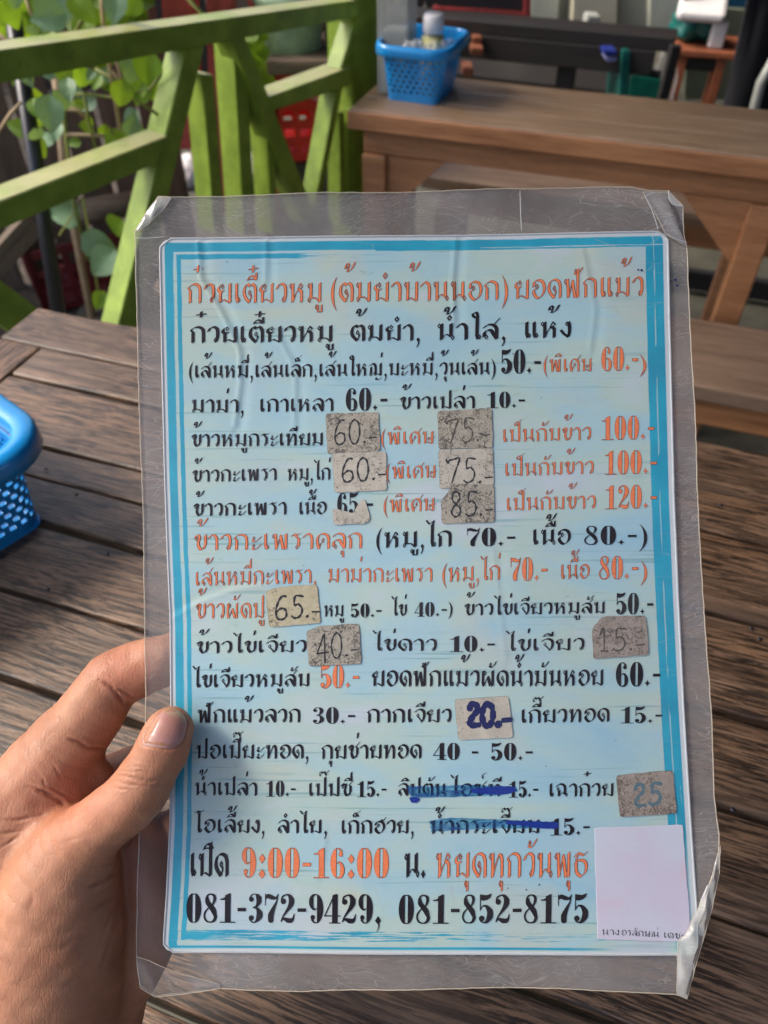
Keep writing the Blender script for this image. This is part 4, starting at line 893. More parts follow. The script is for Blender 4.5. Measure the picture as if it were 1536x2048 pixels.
RUNS = [  # text, x0, y0, x1, y1, h, ink, numeral
 ('ก๋วยเตี๋ยวหมู', 374, 607, 645, 605, 42, Og, 0), ('(ต้มยำบ้านนอก)', 660, 605, 1016, 600, 42, Og, 0), ('ยอดฟักแม้ว', 1029, 599, 1287, 594, 42, Og, 0),
 ('ก๋วยเตี๋ยวหมู', 379, 686, 667, 684, 35, Bk, 0), ('ต้มยำ,', 700, 683, 842, 682, 35, Bk, 0), ('น้ำใส,', 874, 681, 1014, 679, 36, Bk, 0), ('แห้ง', 1048, 677, 1142, 676, 35, Bk, 0),
 ('(เส้นหมี่,เส้นเล็ก,เส้นใหญ่,บะหมี่,วุ้นเส้น)', 376, 756, 991, 750, 27, Bk, 0), ('50.-', 1001, 748, 1083, 747, 49, Bk, 1), ('(พิเศษ', 1086, 745, 1185, 744, 28, Og, 0), ('60.-', 1202, 743, 1277, 742, 49, Og, 1), (')', 1276, 744, 1292, 744, 28, Og, 0),
 ('มาม่า,', 382, 825, 488, 825, 28, Bk, 0), ('เกาเหลา', 518, 824, 667, 823, 28, Bk, 0), ('60.-', 691, 822, 776, 821, 46, Bk, 1), ('ข้าวเปล่า', 800, 820, 950, 818, 27, Bk, 0), ('10.-', 973, 817, 1051, 816, 33, Bk, 1),
 ('ข้าวหมูกระเทียม', 382, 894, 647, 891, 27, Bk, 0), ('(พิเศษ', 761, 890, 869, 889, 27, Og, 0), ('เป็นกับข้าว', 1004, 886, 1182, 881, 28, Og, 0), ('100.-', 1202, 881, 1309, 879, 48, Og, 1),
 ('ข้าวกะเพรา', 384, 965, 553, 961, 26, Bk, 0), ('หมู,ไก่', 574, 962, 661, 960, 26, Bk, 0), ('(พิเศษ', 771, 959, 873, 957, 27, Og, 0), ('เป็นกับข้าว', 1008, 954, 1187, 949, 28, Og, 0), ('100.-', 1208, 950, 1314, 948, 48, Og, 1),
 ('ข้าวกะเพรา', 386, 1033, 573, 1030, 27, Bk, 0), ('เนื้อ', 597, 1030, 653, 1029, 27, Bk, 0), ('65.-', 674, 1030, 747, 1029, 44, Bk, 1), ('(พิเศษ', 766, 1026, 871, 1023, 28, Og, 0), ('เป็นกับข้าว', 1011, 1023, 1191, 1018, 28, Og, 0), ('120.-', 1209, 1019, 1314, 1017, 48, Og, 1),
 ('ข้าวกะเพราคลุก', 387, 1102, 726, 1098, 34, Og, 0), ('(หมู,ไก', 751, 1097, 904, 1094, 34, Bk, 0), ('70.-', 932, 1093, 1031, 1092, 37, Bk, 1), ('เนื้อ', 1063, 1091, 1140, 1090, 33, Bk, 0), ('80.-', 1166, 1090, 1274, 1089, 38, Bk, 1), (')', 1275, 1090, 1294, 1090, 34, Bk, 0),
 ('เส้นหมี่กะเพรา,', 389, 1173, 634, 1167, 30, Og, 0), ('มาม่ากะเพรา', 656, 1166, 865, 1164, 30, Og, 0), ('(หมู,ไก่', 883, 1165, 1000, 1160, 31, Og, 0), ('70.-', 1019, 1162, 1095, 1161, 47, Og, 1), ('เนื้อ', 1119, 1159, 1178, 1158, 31, Og, 0), ('80.-', 1196, 1159, 1277, 1158, 47, Og, 1), (')', 1278, 1159, 1294, 1159, 31, Og, 0),
 ('ข้าวผัดปู', 391, 1239, 529, 1237, 33, Og, 0), ('หมู', 648, 1234, 688, 1234, 25, Bk, 0), ('50.-', 701, 1235, 764, 1234, 28, Bk, 1), ('ไข่', 784, 1232, 813, 1232, 25, Bk, 0), ('40.-)', 829, 1233, 906, 1232, 29, Bk, 1), ('ข้าวไข่เจียวหมูสับ', 928, 1231, 1209, 1227, 25, Bk, 0), ('50.-', 1230, 1229, 1307, 1228, 43, Bk, 1),
 ('ข้าวไข่เจียว', 392, 1308, 614, 1305, 26, Bk, 0), ('ไข่ดาว', 747, 1302, 874, 1302, 26, Bk, 0), ('10.-', 898, 1303, 990, 1302, 32, Bk, 1), ('ไข่เจียว', 1012, 1302, 1168, 1300, 26, Bk, 0),
 ('ไข่เจียวหมูสับ', 386, 1377, 620, 1373, 28, Bk, 0), ('50.-', 640, 1377, 720, 1375, 47, Og, 1), ('ยอดฟักแม้วผัดน้ำมันหอย', 744, 1373, 1206, 1371, 34, Bk, 0), ('60.-', 1230, 1373, 1322, 1372, 49, Bk, 1),
 ('ฟักแม้วลวก', 394, 1447, 602, 1445, 29, Bk, 0), ('30.-', 625, 1447, 712, 1446, 33, Bk, 1), ('กากเจียว', 734, 1445, 903, 1444, 29, Bk, 0), ('เกี๊ยวทอด', 1040, 1445, 1218, 1443, 29, Bk, 0), ('15.-', 1240, 1446, 1326, 1446, 33, Bk, 1),
 ('ปอเปี๊ยะทอด,', 392, 1519, 619, 1517, 30, Bk, 0), ('กุยช่ายทอด', 643, 1518, 843, 1516, 30, Bk, 0), ('40', 866, 1518, 920, 1518, 34, Bk, 1), ('-', 941, 1519, 957, 1519, 36, Bk, 1), ('50.-', 980, 1519, 1065, 1518, 35, Bk, 1),
 ('น้ำเปล่า', 389, 1592, 515, 1592, 28, Bk, 0), ('10.-', 532, 1593, 593, 1592, 32, Bk, 1), ('เป๊ปซี่', 617, 1592, 705, 1592, 28, Bk, 0), ('15.-', 714, 1593, 774, 1592, 32, Bk, 1), ('ลิปตัน', 796, 1591, 892, 1591, 27, Bk, 0), ('ไอซ์ที', 902, 1591, 1002, 1591, 27, Bk, 0), ('15.-', 1016, 1593, 1076, 1592, 33, Bk, 1), ('เฉาก๋วย', 1096, 1592, 1227, 1592, 28, Bk, 0),
 ('โอเลี้ยง,', 390, 1667, 531, 1667, 29, Bk, 0), ('ลำไย,', 555, 1667, 656, 1666, 29, Bk, 0), ('เก็กฮวย,', 682, 1667, 829, 1666, 29, Bk, 0), ('น้ำกระเจี๊ยบ', 860, 1667, 1079, 1665, 29, Bk, 0), ('15.-', 1099, 1669, 1180, 1668, 34, Bk, 1),
 ('เปิด', 379, 1755, 457, 1755, 50, Bk, 0), ('9:00-16:00', 482, 1756, 779, 1755, 61, Og, 1), ('น.', 808, 1755, 852, 1754, 52, Bk, 0), ('หยุดทุกวันพุธ', 871, 1756, 1173, 1755, 54, Og, 0),
 ('081-372-9429,', 372, 1846, 766, 1846, 59, Bk, 1), ('081-852-8175', 797, 1847, 1177, 1846, 59, Bk, 1),
]
menu_paper_runs = RUNS
# ---------------------------------------------------------------- the paper card
def interp(tab, v):
    for (a, b), (c, d) in zip(tab[:-1], tab[1:]):
        if v <= c: return b + (d - b) * (v - a) / (c - a)
    return tab[-1][1]
LE = [(477, 320), (500, 320), (740, 324), (960, 329), (1100, 334), (1240, 340), (1450, 342), (1650, 340), (1800, 333), (1904, 326)]
RE = [(463, 1336), (620, 1338), (800, 1342), (1000, 1347), (1200, 1356), (1420, 1368), (1650, 1383), (1820, 1395), (1914, 1400)]
NR, NC = 330, 230
def card_pt(u, v):                             # u,v in 0..1 -> photo px
    yl = 477 + (1904 - 477) * v; yr = 463 + (1911 - 463) * v
    xl_, xr_ = interp(LE, yl), interp(RE, yr)
    cut = lambda d, r: r - math.sqrt(max(0, r * r - (r - d) ** 2)) if d < r else 0
    d0, d1 = v * 1430, (1 - v) * 1430
    xl2 = xl_ + cut(d0, 22) + cut(d1, 20); xr2 = xr_ - cut(d0, 20) - cut(d1, 12)
    return xl2 + (xr2 - xl2) * u, yl + (yr - yl) * u
vs, fs, uv = [], [], []
for i in range(NR + 1):
    for j in range(NC + 1):
        u, v = j / NC, i / NR; x, y = card_pt(u, v); vs.append((*P(x, y), 0)); uv.append((u * 1015, v * 1430))
a = np.array(vs); a[:, 2] = zs(a[:, 0], a[:, 1])
for i in range(NR):
    for j in range(NC): fs.append((i * (NC + 1) + j, (i + 1) * (NC + 1) + j, (i + 1) * (NC + 1) + j + 1, i * (NC + 1) + j + 1))
n = NT('printed_paper'); UV = n.n('UVMap').outputs[0]
sp = n.n('SeparateXYZ'); n.set(sp.inputs[0], UV); U, V = sp.outputs[0], sp.outputs[1]
px1 = n.mapping(UV, (0.001, 0.001, 1))
wet = n.noise(n.mapping(UV, (0.0022, 0.006, 1)), 1.0, 5, 0.6, 0.6)
wet2 = n.noise(n.mapping(UV, (0.0035, 0.008, 1), (5, 3, 0)), 1.0, 5, 0.6, 0.4)
base = n.ramp(wet, [(0.3, (0.34, 0.59, 0.73)), (0.45, (0.42, 0.64, 0.70)), (0.55, (0.49, 0.65, 0.60)), (0.7, (0.58, 0.65, 0.76))])
base = n.mix(n.math('MULTIPLY', n.step(wet2, 0.52, 0.66), 0.5), base, (0.42, 0.61, 0.72))
base = n.mix(n.math('MULTIPLY', n.step(n.noise(n.mapping(UV, (0.004, 0.004, 1), (9, 1, 0)), 1.0, 3), 0.56, 0.7), 0.4), base, (0.62, 0.60, 0.46))
# thin horizontal dry-brush lines
ln = n.noise(n.mapping(UV, (0.0025, 0.11, 1)), 1.0, 3, 0.55)
gate = n.step(n.noise(n.mapping(UV, (0.003, 0.012, 1), (2, 7, 0)), 1.0, 3), 0.45, 0.62)
base = n.mix(n.math('MULTIPLY', n.math('MULTIPLY', n.step(ln, 0.57, 0.66), gate), 0.75), base, (0.20, 0.42, 0.45))
base = n.mix(n.math('MULTIPLY', n.math('MULTIPLY', n.step(n.noise(n.mapping(UV, (0.018, 0.03, 1), (1, 1, 0)), 1.0, 5, 0.7), 0.62, 0.72), gate), 0.45), base, (0.22, 0.42, 0.34))
base = n.mix(n.math('MULTIPLY', n.step(n.noise(n.mapping(UV, (0.02, 0.02, 1), (4, 8, 0)), 1.0, 6, 0.75), 0.60, 0.78), 0.35), base, (0.40, 0.36, 0.28))
grain = n.noise(n.mapping(UV, (0.35, 0.35, 1)), 1.0, 2, 0.5)
base = n.mix(n.math('MULTIPLY', grain, 0.10), base, (0.2, 0.25, 0.27))
# distances from the edges (photo px)
dl, dr, dtp, dbt = U, n.math('SUBTRACT', 1015.0, U), V, n.math('SUBTRACT', 1430.0, V)
ev = n.math('MULTIPLY', n.math('SUBTRACT', n.noise(n.mapping(UV, (0.09, 0.020, 1)), 1.0, 4, 0.65), 0.5), 9.0)
eh = n.math('MULTIPLY', n.math('SUBTRACT', n.noise(n.mapping(UV, (0.020, 0.09, 1), (3, 3, 0)), 1.0, 4, 0.65), 0.5), 9.0)
sv = n.noise(n.mapping(UV, (0.32, 0.012, 1)), 1.0, 4, 0.6); shz = n.noise(n.mapping(UV, (0.012, 0.34, 1)), 1.0, 4, 0.6)
def band(d, e, lo, hi):
    x = n.math('ADD', d, e); return n.math('MULTIPLY', n.step(x, lo - 0.7, lo + 0.7), n.math('SUBTRACT', 1.0, n.step(x, hi - 0.7, hi + 0.7)))
def inv(x): return n.math('SUBTRACT', 1.0, x)
def mx_(*a):
    r = a[0]
    for b in a[1:]: r = n.math('MAXIMUM', r, b)
    return r
def ml(*a):
    r = a[0]
    for b in a[1:]: r = n.math('MULTIPLY', r, b)
    return r
inL = n.math('GREATER_THAN', dtp, 9.0)
vin = ml(n.math('GREATER_THAN', dtp, 9.0), n.math('GREATER_THAN', dbt, 8.0)); hin = ml(n.math('GREATER_THAN', dl, 9.0), n.math('GREATER_THAN', dr, 9.0))
left = mx_(band(dl, 0.0, 9, 25), ml(band(dl, ev, 24, 28), n.step(sv, 0.48, 0.56)), ml(band(dl, n.math('MULTIPLY', ev, 0.5), 32, 41), n.math('GREATER_THAN', dtp, 33.0), n.math('GREATER_THAN', dbt, 24.0)))
pale_l = ml(band(dl, n.math('MULTIPLY', ev, 0.4), 26, 32), n.math('GREATER_THAN', dtp, 27.0), n.math('GREATER_THAN', dbt, 14.0))
right = ml(mx_(band(dr, n.math('MULTIPLY', ev, 0.4), 9, 45)), inv(ml(n.step(sv, 0.66, 0.70), band(dr, ev, 12, 22))))
pale_r = ml(band(dr, n.math('MULTIPLY', ev, 0.3), 27, 29.5), n.step(n.noise(n.mapping(UV, (0.1, 0.01, 1), (7, 7, 0)), 1.0, 2), 0.45, 0.55))
fade_in = n.step(U, 260, 420)
top = mx_(band(dtp, n.math('MULTIPLY', eh, ml(n.step(U, 250, 500), 0.6)), 9, 29), ml(band(dtp, n.math('MULTIPLY', eh, 0.4), 29, 42), mx_(inv(n.step(U, 270, 300)), ml(n.step(shz, 0.55, 0.60), inv(n.step(U, 360, 480))))))
pale_t = mx_(ml(band(dtp, n.math('MULTIPLY', eh, 0.3), 27, 32), n.math('GREATER_THAN', dl, 27.0), n.math('LESS_THAN', U, 430.0)), ml(band(dtp, n.math('MULTIPLY', eh, 0.2), 24, 26), n.step(shz, 0.45, 0.5), n.math('GREATER_THAN', U, 640.0)))
botm = mx_(ml(band(dbt, 0.0, 8, 13), inv(n.step(U, 760, 900))), ml(band(dbt, n.math('MULTIPLY', eh, 0.6), 24, 44), inv(n.step(n.math('ADD', shz, n.math('MULTIPLY', U, 0.00022)), 0.56, 0.60)), n.math('GREATER_THAN', dl, 10.0)))
blue = n.mix(n.step(n.noise(n.mapping(UV, (0.01, 0.01, 1)), 1.0, 4), 0.3, 0.7), (0.006, 0.31, 0.49), (0.012, 0.40, 0.59))
br = ml(n.step(V, 1180, 1300), n.step(U, 820, 900))
m_ = ml(mx_(ml(left, vin), ml(right, vin), ml(top, hin), ml(botm, hin)), 1.0)
m_ = ml(m_, inv(mx_(ml(pale_l, 1.0), ml(pale_t, 1.0), ml(pale_r, 0.8))))
m_ = ml(m_, inv(n.math('MULTIPLY', br, 0.55)))
col = n.mix(n.math('MULTIPLY', m_, 0.97), base, blue)
brc = n.mix(n.step(n.noise(n.mapping(UV, (0.008, 0.008, 1), (2, 2, 0)), 1.0, 3), 0.4, 0.6), (0.42, 0.78, 0.72), (0.58, 0.60, 0.82))
col = n.mix(n.math('MULTIPLY', br, 0.4), col, brc)
rim = mx_(inv(n.step(dl, 7, 8.5)), inv(n.step(dr, 9, 11)), inv(n.step(dtp, 6.5, 8)), inv(n.step(dbt, 4, 6)))
col = n.mix(rim, col, (0.62, 0.68, 0.72))
# pale scratches in the laminate
scr = n.n('TexVoronoi', feature='DISTANCE_TO_EDGE'); n.set(scr.inputs['Vector'], n.mapping(UV, (0.004, 0.02, 1), rot=(0, 0, 0.7))); scr.inputs['Scale'].default_value = 1.0
sc1 = ml(inv(n.step(scr.outputs[0], 0.002, 0.008)), n.step(wet2, 0.5, 0.55), 0.35)
col = n.mix(sc1, col, (0.45, 0.48, 0.46))
M_paper = n.fin(col, n.math('ADD', n.math('MULTIPLY', grain, 0.15), 0.30), n.bump(n.noise(n.mapping(UV, (0.05, 0.05, 1)), 1.0, 5, 0.7), 0.12, 0.0004), Coat_Weight=0.15, Coat_Roughness=0.15)
paper = mesh_obj('paper', a.tolist(), fs, M_paper, menu, True)
ul = paper.data.uv_layers.new(name='UVMap')
li = np.empty(len(paper.data.loops), dtype=np.int32); paper.data.loops.foreach_get('vertex_index', li)
ul.data.foreach_set('uv', np.array(uv)[li].ravel().astype(np.float32))
# card back (gives it thickness)
b2 = a.copy(); b2[:, 2] -= 0.0006
pb_ = mesh_obj('paper_back', b2.tolist(), [f[::-1] for f in fs], paint('card_back', (0.5, 0.55, 0.56), 0.4), menu, True)
# raised laminate rim
rimp = [card_pt(u / 60, 0) for u in range(61)] + [card_pt(1, v / 90) for v in range(1, 91)] + [card_pt(u / 60, 1) for u in range(59, -1, -1)] + [card_pt(0, v / 90) for v in range(89, 0, -1)]
def lift(pts, dz): return [(*P(*p), float(zs(*P(*p))) + dz) for p in pts]
M_rim = clear('laminate_edge', (0.75, 0.80, 0.84), 0.55, 0.25)
tube('laminate_rim', lift(rimp, 0.0), 0.00045, M_rim, menu, 6, True)
for r in RUNS:
    t_, x0_, y0_, x1_, y1_, h_, ik, nm_ = r
    draw(t_, x0_, y0_, x1_, y1_, h_, ik[0], ik[1], bool(nm_), parent=paper)
# ---------------------------------------------------------------- price stickers
def stk_mat(name, a_, b_, dark, seed, dens=0.5):
    n = NT(name); c = n.mapping(n.coord(), loc=(seed, seed * 2, 0))
    col = n.mix(n.step(n.noise(c, 220, 4, 0.65), 0.3, 0.7), a_, b_)
    fl_ = n.noise(n.mapping(c, (1, 1, 1)), 620, 4, 0.8, 1.5)
    big = n.noise(c, 70, 4, 0.6)
    col = n.mix(n.math('MULTIPLY', n.step(n.math('ADD', fl_, n.math('MULTIPLY', big, 0.5)), 0.85 - dens * 0.14, 0.93 - dens * 0.14), 0.85), col, dark)
    return n.fin(col, 0.6, n.bump(fl_, 0.35, 0.0003), Coat_Weight=0.2, Coat_Roughness=0.2)
M_stk = [stk_mat('worn_sticker', (0.36, 0.33, 0.27), (0.46, 0.42, 0.34), (0.05, 0.045, 0.04), 1.3, 0.8), stk_mat('pale_sticker', (0.46, 0.43, 0.36), (0.58, 0.54, 0.46), (0.10, 0.085, 0.07), 2.7, 0.35),
         stk_mat('brown_sticker', (0.30, 0.25, 0.21), (0.40, 0.34, 0.29), (0.10, 0.08, 0.065), 4.1, 0.6), stk_mat('yellowed_sticker', (0.46, 0.41, 0.26), (0.58, 0.52, 0.36), (0.09, 0.07, 0.05), 5.5, 0.4)]
M_stkedge = paint('sticker_edge', (0.13, 0.10, 0.08), 0.7)
M_pen = ink_mat('pencil_grey', (0.03, 0.03, 0.035)); M_pen2 = ink_mat('faded_pen', (0.085, 0.075, 0.065)); M_navy = ink_mat('navy_marker', (0.012, 0.018, 0.10)); M_fade = ink_mat('faded_blue_pen', (0.10, 0.17, 0.21))
H = {'6': [[(.85, .98), (.55, .98), (.25, .72), (.08, .35), (.2, .04), (.55, -.02), (.88, .14), (.82, .40), (.5, .46), (.15, .32)]],
     '0': [[(.5, 1), (.18, .8), (.08, .4), (.3, .03), (.68, .02), (.92, .4), (.82, .85), (.5, 1)]],
     '7': [[(.0, .92), (.12, .78), (.2, .88)], [(.2, .88), (.6, .94), (1.0, .96), (.72, .5), (.42, .0)]],
     '5': [[(1.0, .94), (.42, .96), (.34, .58), (.66, .60), (.94, .38), (.78, .10), (.4, .0), (.14, .08)]],
     '8': [[(.5, .5), (.2, .7), (.35, .97), (.7, .95), (.8, .72), (.45, .48), (.14, .2), (.4, .0), (.76, .08), (.84, .34), (.5, .5)]],
     '4': [[(.62, 1.0), (.02, .22), (.98, .28)], [(.66, 1.0), (.68, .3), (.7, -.12)]], '1': [[(.1, .7), (.5, 1.0), (.5, .02)], [(.2, .02), (.85, .02)]],
     '2': [[(.3, .78), (.38, .98), (.78, .98), (.86, .70), (.5, .42), (.3, .16), (.5, .04), (1.0, .06)]], '.': [[(.4, .02), (.5, .04)]], '-': [[(.05, .2), (.9, .22)]]}
def hand_write(ink, txt, x0, y0, x1, y1, h, r, z0):
    wts = {'.': .35, '-': .6, '1': .7}; tot = sum(wts.get(c, 1) + .18 for c in txt) - .18; sx = (x1 - x0) / tot; cx = x0
    for c in txt:
        w_ = wts.get(c, 1)
        for stq in H[c]:
            pts = catmull(stq, 5) if len(stq) > 2 and c != '4' else stq
            Q = [(cx + p[0] * w_ * sx, y0 + (y1 - y0) * (cx - x0) / (x1 - x0) - p[1] * h + random.uniform(-.3, .3)) for p in pts]
            for k, (p, q) in enumerate(zip(Q[:-1], Q[1:])):
                rr = r * (1.5 if c == '.' else 1) * (0.85 + 0.25 * math.sin(k * 1.3))
                hp = hull2([(p[0] + a_ * rr, p[1] + b_ * rr) for a_, b_ in C8] + [(q[0] + a_ * rr, q[1] + b_ * rr) for a_, b_ in C8])
                if hp: ink.poly(hp, z0)
        cx += (w_ + .18) * sx
def round_poly(pts, r=7, n=4, jag=0.7):
    out = []; N = len(pts)
    for i in range(N):
        p0, p1, p2 = pts[i - 1], pts[i], pts[(i + 1) % N]
        def tow(a_, b_, d): L = math.hypot(b_[0] - a_[0], b_[1] - a_[1]); return (a_[0] + (b_[0] - a_[0]) * min(.45, d / L), a_[1] + (b_[1] - a_[1]) * min(.45, d / L))
        A_, B_ = tow(p1, p0, r), tow(p1, p2, r)
        for k in range(n + 1):
            t = k / n; out.append(((1 - t) ** 2 * A_[0] + 2 * t * (1 - t) * p1[0] + t * t * B_[0], (1 - t) ** 2 * A_[1] + 2 * t * (1 - t) * p1[1] + t * t * B_[1]))
        L = math.hypot(p2[0] - p1[0], p2[1] - p1[1]); m = int(L / 12)
        for k in range(1, m):
            t = k / m
            if t * L > r and (1 - t) * L > r: out.append((p1[0] + (p2[0] - p1[0]) * t + random.uniform(-jag, jag), p1[1] + (p2[1] - p1[1]) * t + random.uniform(-jag, jag)))
    return out
def slab(name, poly, m, z0, thick, parent, edge=None):
    """thin raised patch: fan of rings so that it follows the warp"""
    cx_ = sum(p[0] for p in poly) / len(poly); cy_ = sum(p[1] for p in poly) / len(poly); N = len(poly); R = 6
    vs, fs = [], []
    for i in range(R + 1):
        for p in poly:
            t = i / R; x, y = P(cx_ + (p[0] - cx_) * t, cy_ + (p[1] - cy_) * t); vs.append((x, y, float(zs(x, y)) + z0 + thick))
    for p in poly: x, y = P(cx_ + (p[0] - cx_) * 1.006, cy_ + (p[1] - cy_) * 1.006); vs.append((x, y, float(zs(x, y)) + z0))
    for i in range(R + 1):
        for k in range(N): k2 = (k + 1) % N; fs.append((i * N + k, (i + 1) * N + k, (i + 1) * N + k2, i * N + k2))
    return mesh_obj(name, vs, fs, m, parent)
STK = [
 ([(651, 827), (757, 824), (761, 902), (655, 908)], 0, '60.-', (668, 888, 753, 885), 48, 1.9, M_pen, 'dark speckled price sticker reading 60 on the garlic pork line'),
 ([(664, 907), (772, 903), (774, 981), (669, 985)], 1, '60.-', (683, 963, 772, 958), 46, 2.1, M_pen, 'pale speckled price sticker reading 60 below the darker one'),
 ([(875, 823), (983, 817), (985, 896), (877, 899)], 0, '75.-', (890, 888, 980, 880), 50, 1.7, M_pen2, 'uppermost sticker reading 75 with faint writing'),
 ([(877, 900), (985, 897), (987, 970), (879, 978)], 1, '75.-', (892, 966, 985, 966), 50, 1.9, M_pen, 'middle sticker reading 75 with clear writing'),
 ([(882, 1000), (896, 986), (903, 968), (987, 970), (988, 1044), (883, 1048)], 0, '85.-', (899, 1034, 985, 1030), 50, 2.0, M_pen, 'sticker reading 85 with a torn upper left corner'),
 ([(665, 1016), (690, 1022), (704, 1030), (722, 1000), (730, 998), (741, 1038), (733, 1047), (667, 1050)], 1, None, None, 0, 0, None, 'torn remnant of a sticker over the printed 65'),
 ([(531, 1183), (560, 1174), (634, 1169), (642, 1246), (538, 1254)], 3, '65.-', (550, 1238, 640, 1232), 46, 2.4, M_pen, 'yellowed sticker reading 65 after the crab fried rice'),
 ([(613, 1262), (640, 1252), (718, 1247), (723, 1327), (618, 1332)], 0, '40.-', (634, 1318, 716, 1308), 50, 1.8, M_pen, 'grey sticker reading 40 in blue and grey pen'),
 ([(1183, 1256), (1203, 1233), (1290, 1231), (1297, 1309), (1185, 1317)], 2, '15.-', (1196, 1302, 1288, 1298), 46, 1.9, M_pen2, 'brownish sticker reading 15 with very faint writing'),
 ([(909, 1397), (1015, 1390), (1025, 1472), (916, 1478)], 1, '20.-', (931, 1450, 1020, 1446), 44, 6.3, M_navy, 'pale sticker with thick navy marker 20'),
 ([(1231, 1550), (1345, 1541), (1354, 1627), (1239, 1633)], 2, '25', (1262, 1612, 1322, 1606), 44, 3.8, M_fade, 'brown sticker with washed out blue writing at the right edge'),
]
for k, (poly, mi, txt, box_, h_, r_, pen, lab) in enumerate(STK):
    o = slab('price_sticker', round_poly(poly, 7), M_stk[mi], 0.00022 + 0.00004 * (k % 3), 0.0002, menu); o['label'] = lab
    o.data.materials.append(M_stkedge); N_ = len(o.data.polygons) // 7
    for p in list(o.data.polygons)[-N_:]: p.material_index = 1
    if txt:
        ink = Ink(); hand_write(ink, txt, *box_, h_, r_, 0.00022 + 0.00004 * (k % 3) + 0.00024)
        ink.build('handwriting', pen, o)
# printed 65 showing over the torn remnant is the print itself; blue felt pen lines
def marker_mat():
    n = NT('blue_marker'); c = n.coord()
    col = n.mix(n.step(n.noise(n.mapping(c, (1, 6, 1)), 60, 4, 0.6), 0.35, 0.65), (0.01, 0.05, 0.30), (0.02, 0.20, 0.42))
    n.fin(col, 0.35); tr = n.n('BsdfTransparent'); tr.inputs[0].default_value = (0.55, 0.80, 0.95, 1)
    sx_ = n.n('SeparateXYZ'); n.set(sx_.inputs[0], c)
    f = n.math('ADD', n.math('MULTIPLY', n.step(n.noise(n.mapping(c, (1, 5, 1)), 110, 5, 0.7), 0.35, 0.7), 0.7), 0.05, clamp=True)
    mx = n.n('MixShader'); n.set(mx.inputs[0], f); n.t.links.new(tr.outputs[0], mx.inputs[1]); n.t.links.new(n.b.outputs[0], mx.inputs[2])
    n.t.links.new(mx.outputs[0], n.out.inputs[0]); return n.m
M_mark = marker_mat(); M_mark2 = ink_mat('solid_blue_marker', (0.006, 0.03, 0.26))
def strip(pts, m, z0, name, parent=None, lab=None):
    v, f = [], []
    top_, bot_ = pts
    a_, b_ = catmull(top_, 6), catmull(bot_, 6)
    for p, q in zip(a_, b_):
        for (x, y) in (p, q):
            X, Y = P(x, y + random.uniform(-.6, .6)); v.append((X, Y, float(zs(X, Y)) + z0))
    for k in range(len(a_) - 1): f.append((2 * k, 2 * k + 1, 2 * k + 3, 2 * k + 2))
    o = mesh_obj(name, v, f, m, parent or menu)
    if lab: o['label'] = lab
    return o
strip(([(812, 1570), (860, 1571), (920, 1568), (1000, 1569), (1032, 1572)], [(822, 1594), (870, 1593), (930, 1591), (1000, 1588), (1034, 1580)]), M_mark, 0.00024, 'marker_stroke', None, 'blue felt pen line across the struck out iced tea')
strip(([(940, 1576), (975, 1572), (1010, 1570), (1028, 1571)], [(945, 1584), (980, 1586), (1010, 1586), (1030, 1580)]), M_mark2, 0.00026, 'marker_stroke')
strip(([(818, 1594), (830, 1592), (840, 1596)], [(822, 1603), (832, 1604), (838, 1600)]), M_mark2, 0.00026, 'marker_stroke')
strip(([(858, 1640), (900, 1634), (980, 1636), (1060, 1640), (1114, 1642)], [(862, 1662), (905, 1659), (980, 1655), (1060, 1654), (1112, 1654)]), M_mark, 0.00024, 'marker_stroke', None, 'blue felt pen line across the struck out roselle drink')
strip(([(1010, 1638), (1050, 1640), (1090, 1641), (1116, 1643)], [(1012, 1646), (1050, 1650), (1090, 1655), (1114, 1655)]), M_mark2, 0.00026, 'marker_stroke')
# blank white sticker with the caption (its square code is left out)
nn = NT('white_sticker'); c_ = nn.coord()
cc2 = nn.mix(nn.step(nn.noise(c_, 38, 3), 0.35, 0.65), (0.66, 0.62, 0.76), (0.64, 0.68, 0.80))
cc2 = nn.mix(nn.math('MULTIPLY', nn.step(nn.noise(nn.mapping(c_, loc=(.3, .1, 0)), 45, 2), 0.55, 0.7), 0.6), cc2, (0.72, 0.54, 0.66))
M_ws = nn.fin(cc2, 0.35, None, Coat_Weight=0.3, Coat_Roughness=0.1)
ws = slab('white_sticker', round_poly([(1188, 1655), (1366, 1651), (1384, 1884), (1340, 1884), (1195, 1877)], 3), M_ws, 0.00024, 0.0001, menu)
draw('นาง', 1203, 1869, 1238, 1870, 12, I_black, None, False, 0.55, 0.0004, ws, 'caption')
draw('อรลักษณ์', 1242, 1870, 1318, 1875, 12, I_black, None, False, 0.55, 0.0004, ws, 'caption')
draw('เดชะ', 1327, 1876, 1372, 1880, 12, I_black, None, False, 0.55, 0.0004, ws, 'caption')
# small ink specks
ik_ = Ink()
for (x, y, r_) in ((1276, 540, 2), (1283, 541, 2.5), (1026, 707, 1.2), (454, 523, 1.3), (606, 1131, 1), (1230, 1480, 1), (1015, 1775, 1.5), (1078, 1768, 2), (1052, 1778, 1.5), (1350, 560, 3), (1354, 572, 2.5), (968, 872, 1.2), (1082, 796, 1), (1090, 1530, 1)):
    ik_.poly([(x + r_ * a_ * random.uniform(.6, 1.3), y + r_ * b_ * random.uniform(.6, 1.3)) for a_, b_ in C8], 0.0003)
ik_.build('ink_speck', M_navy)

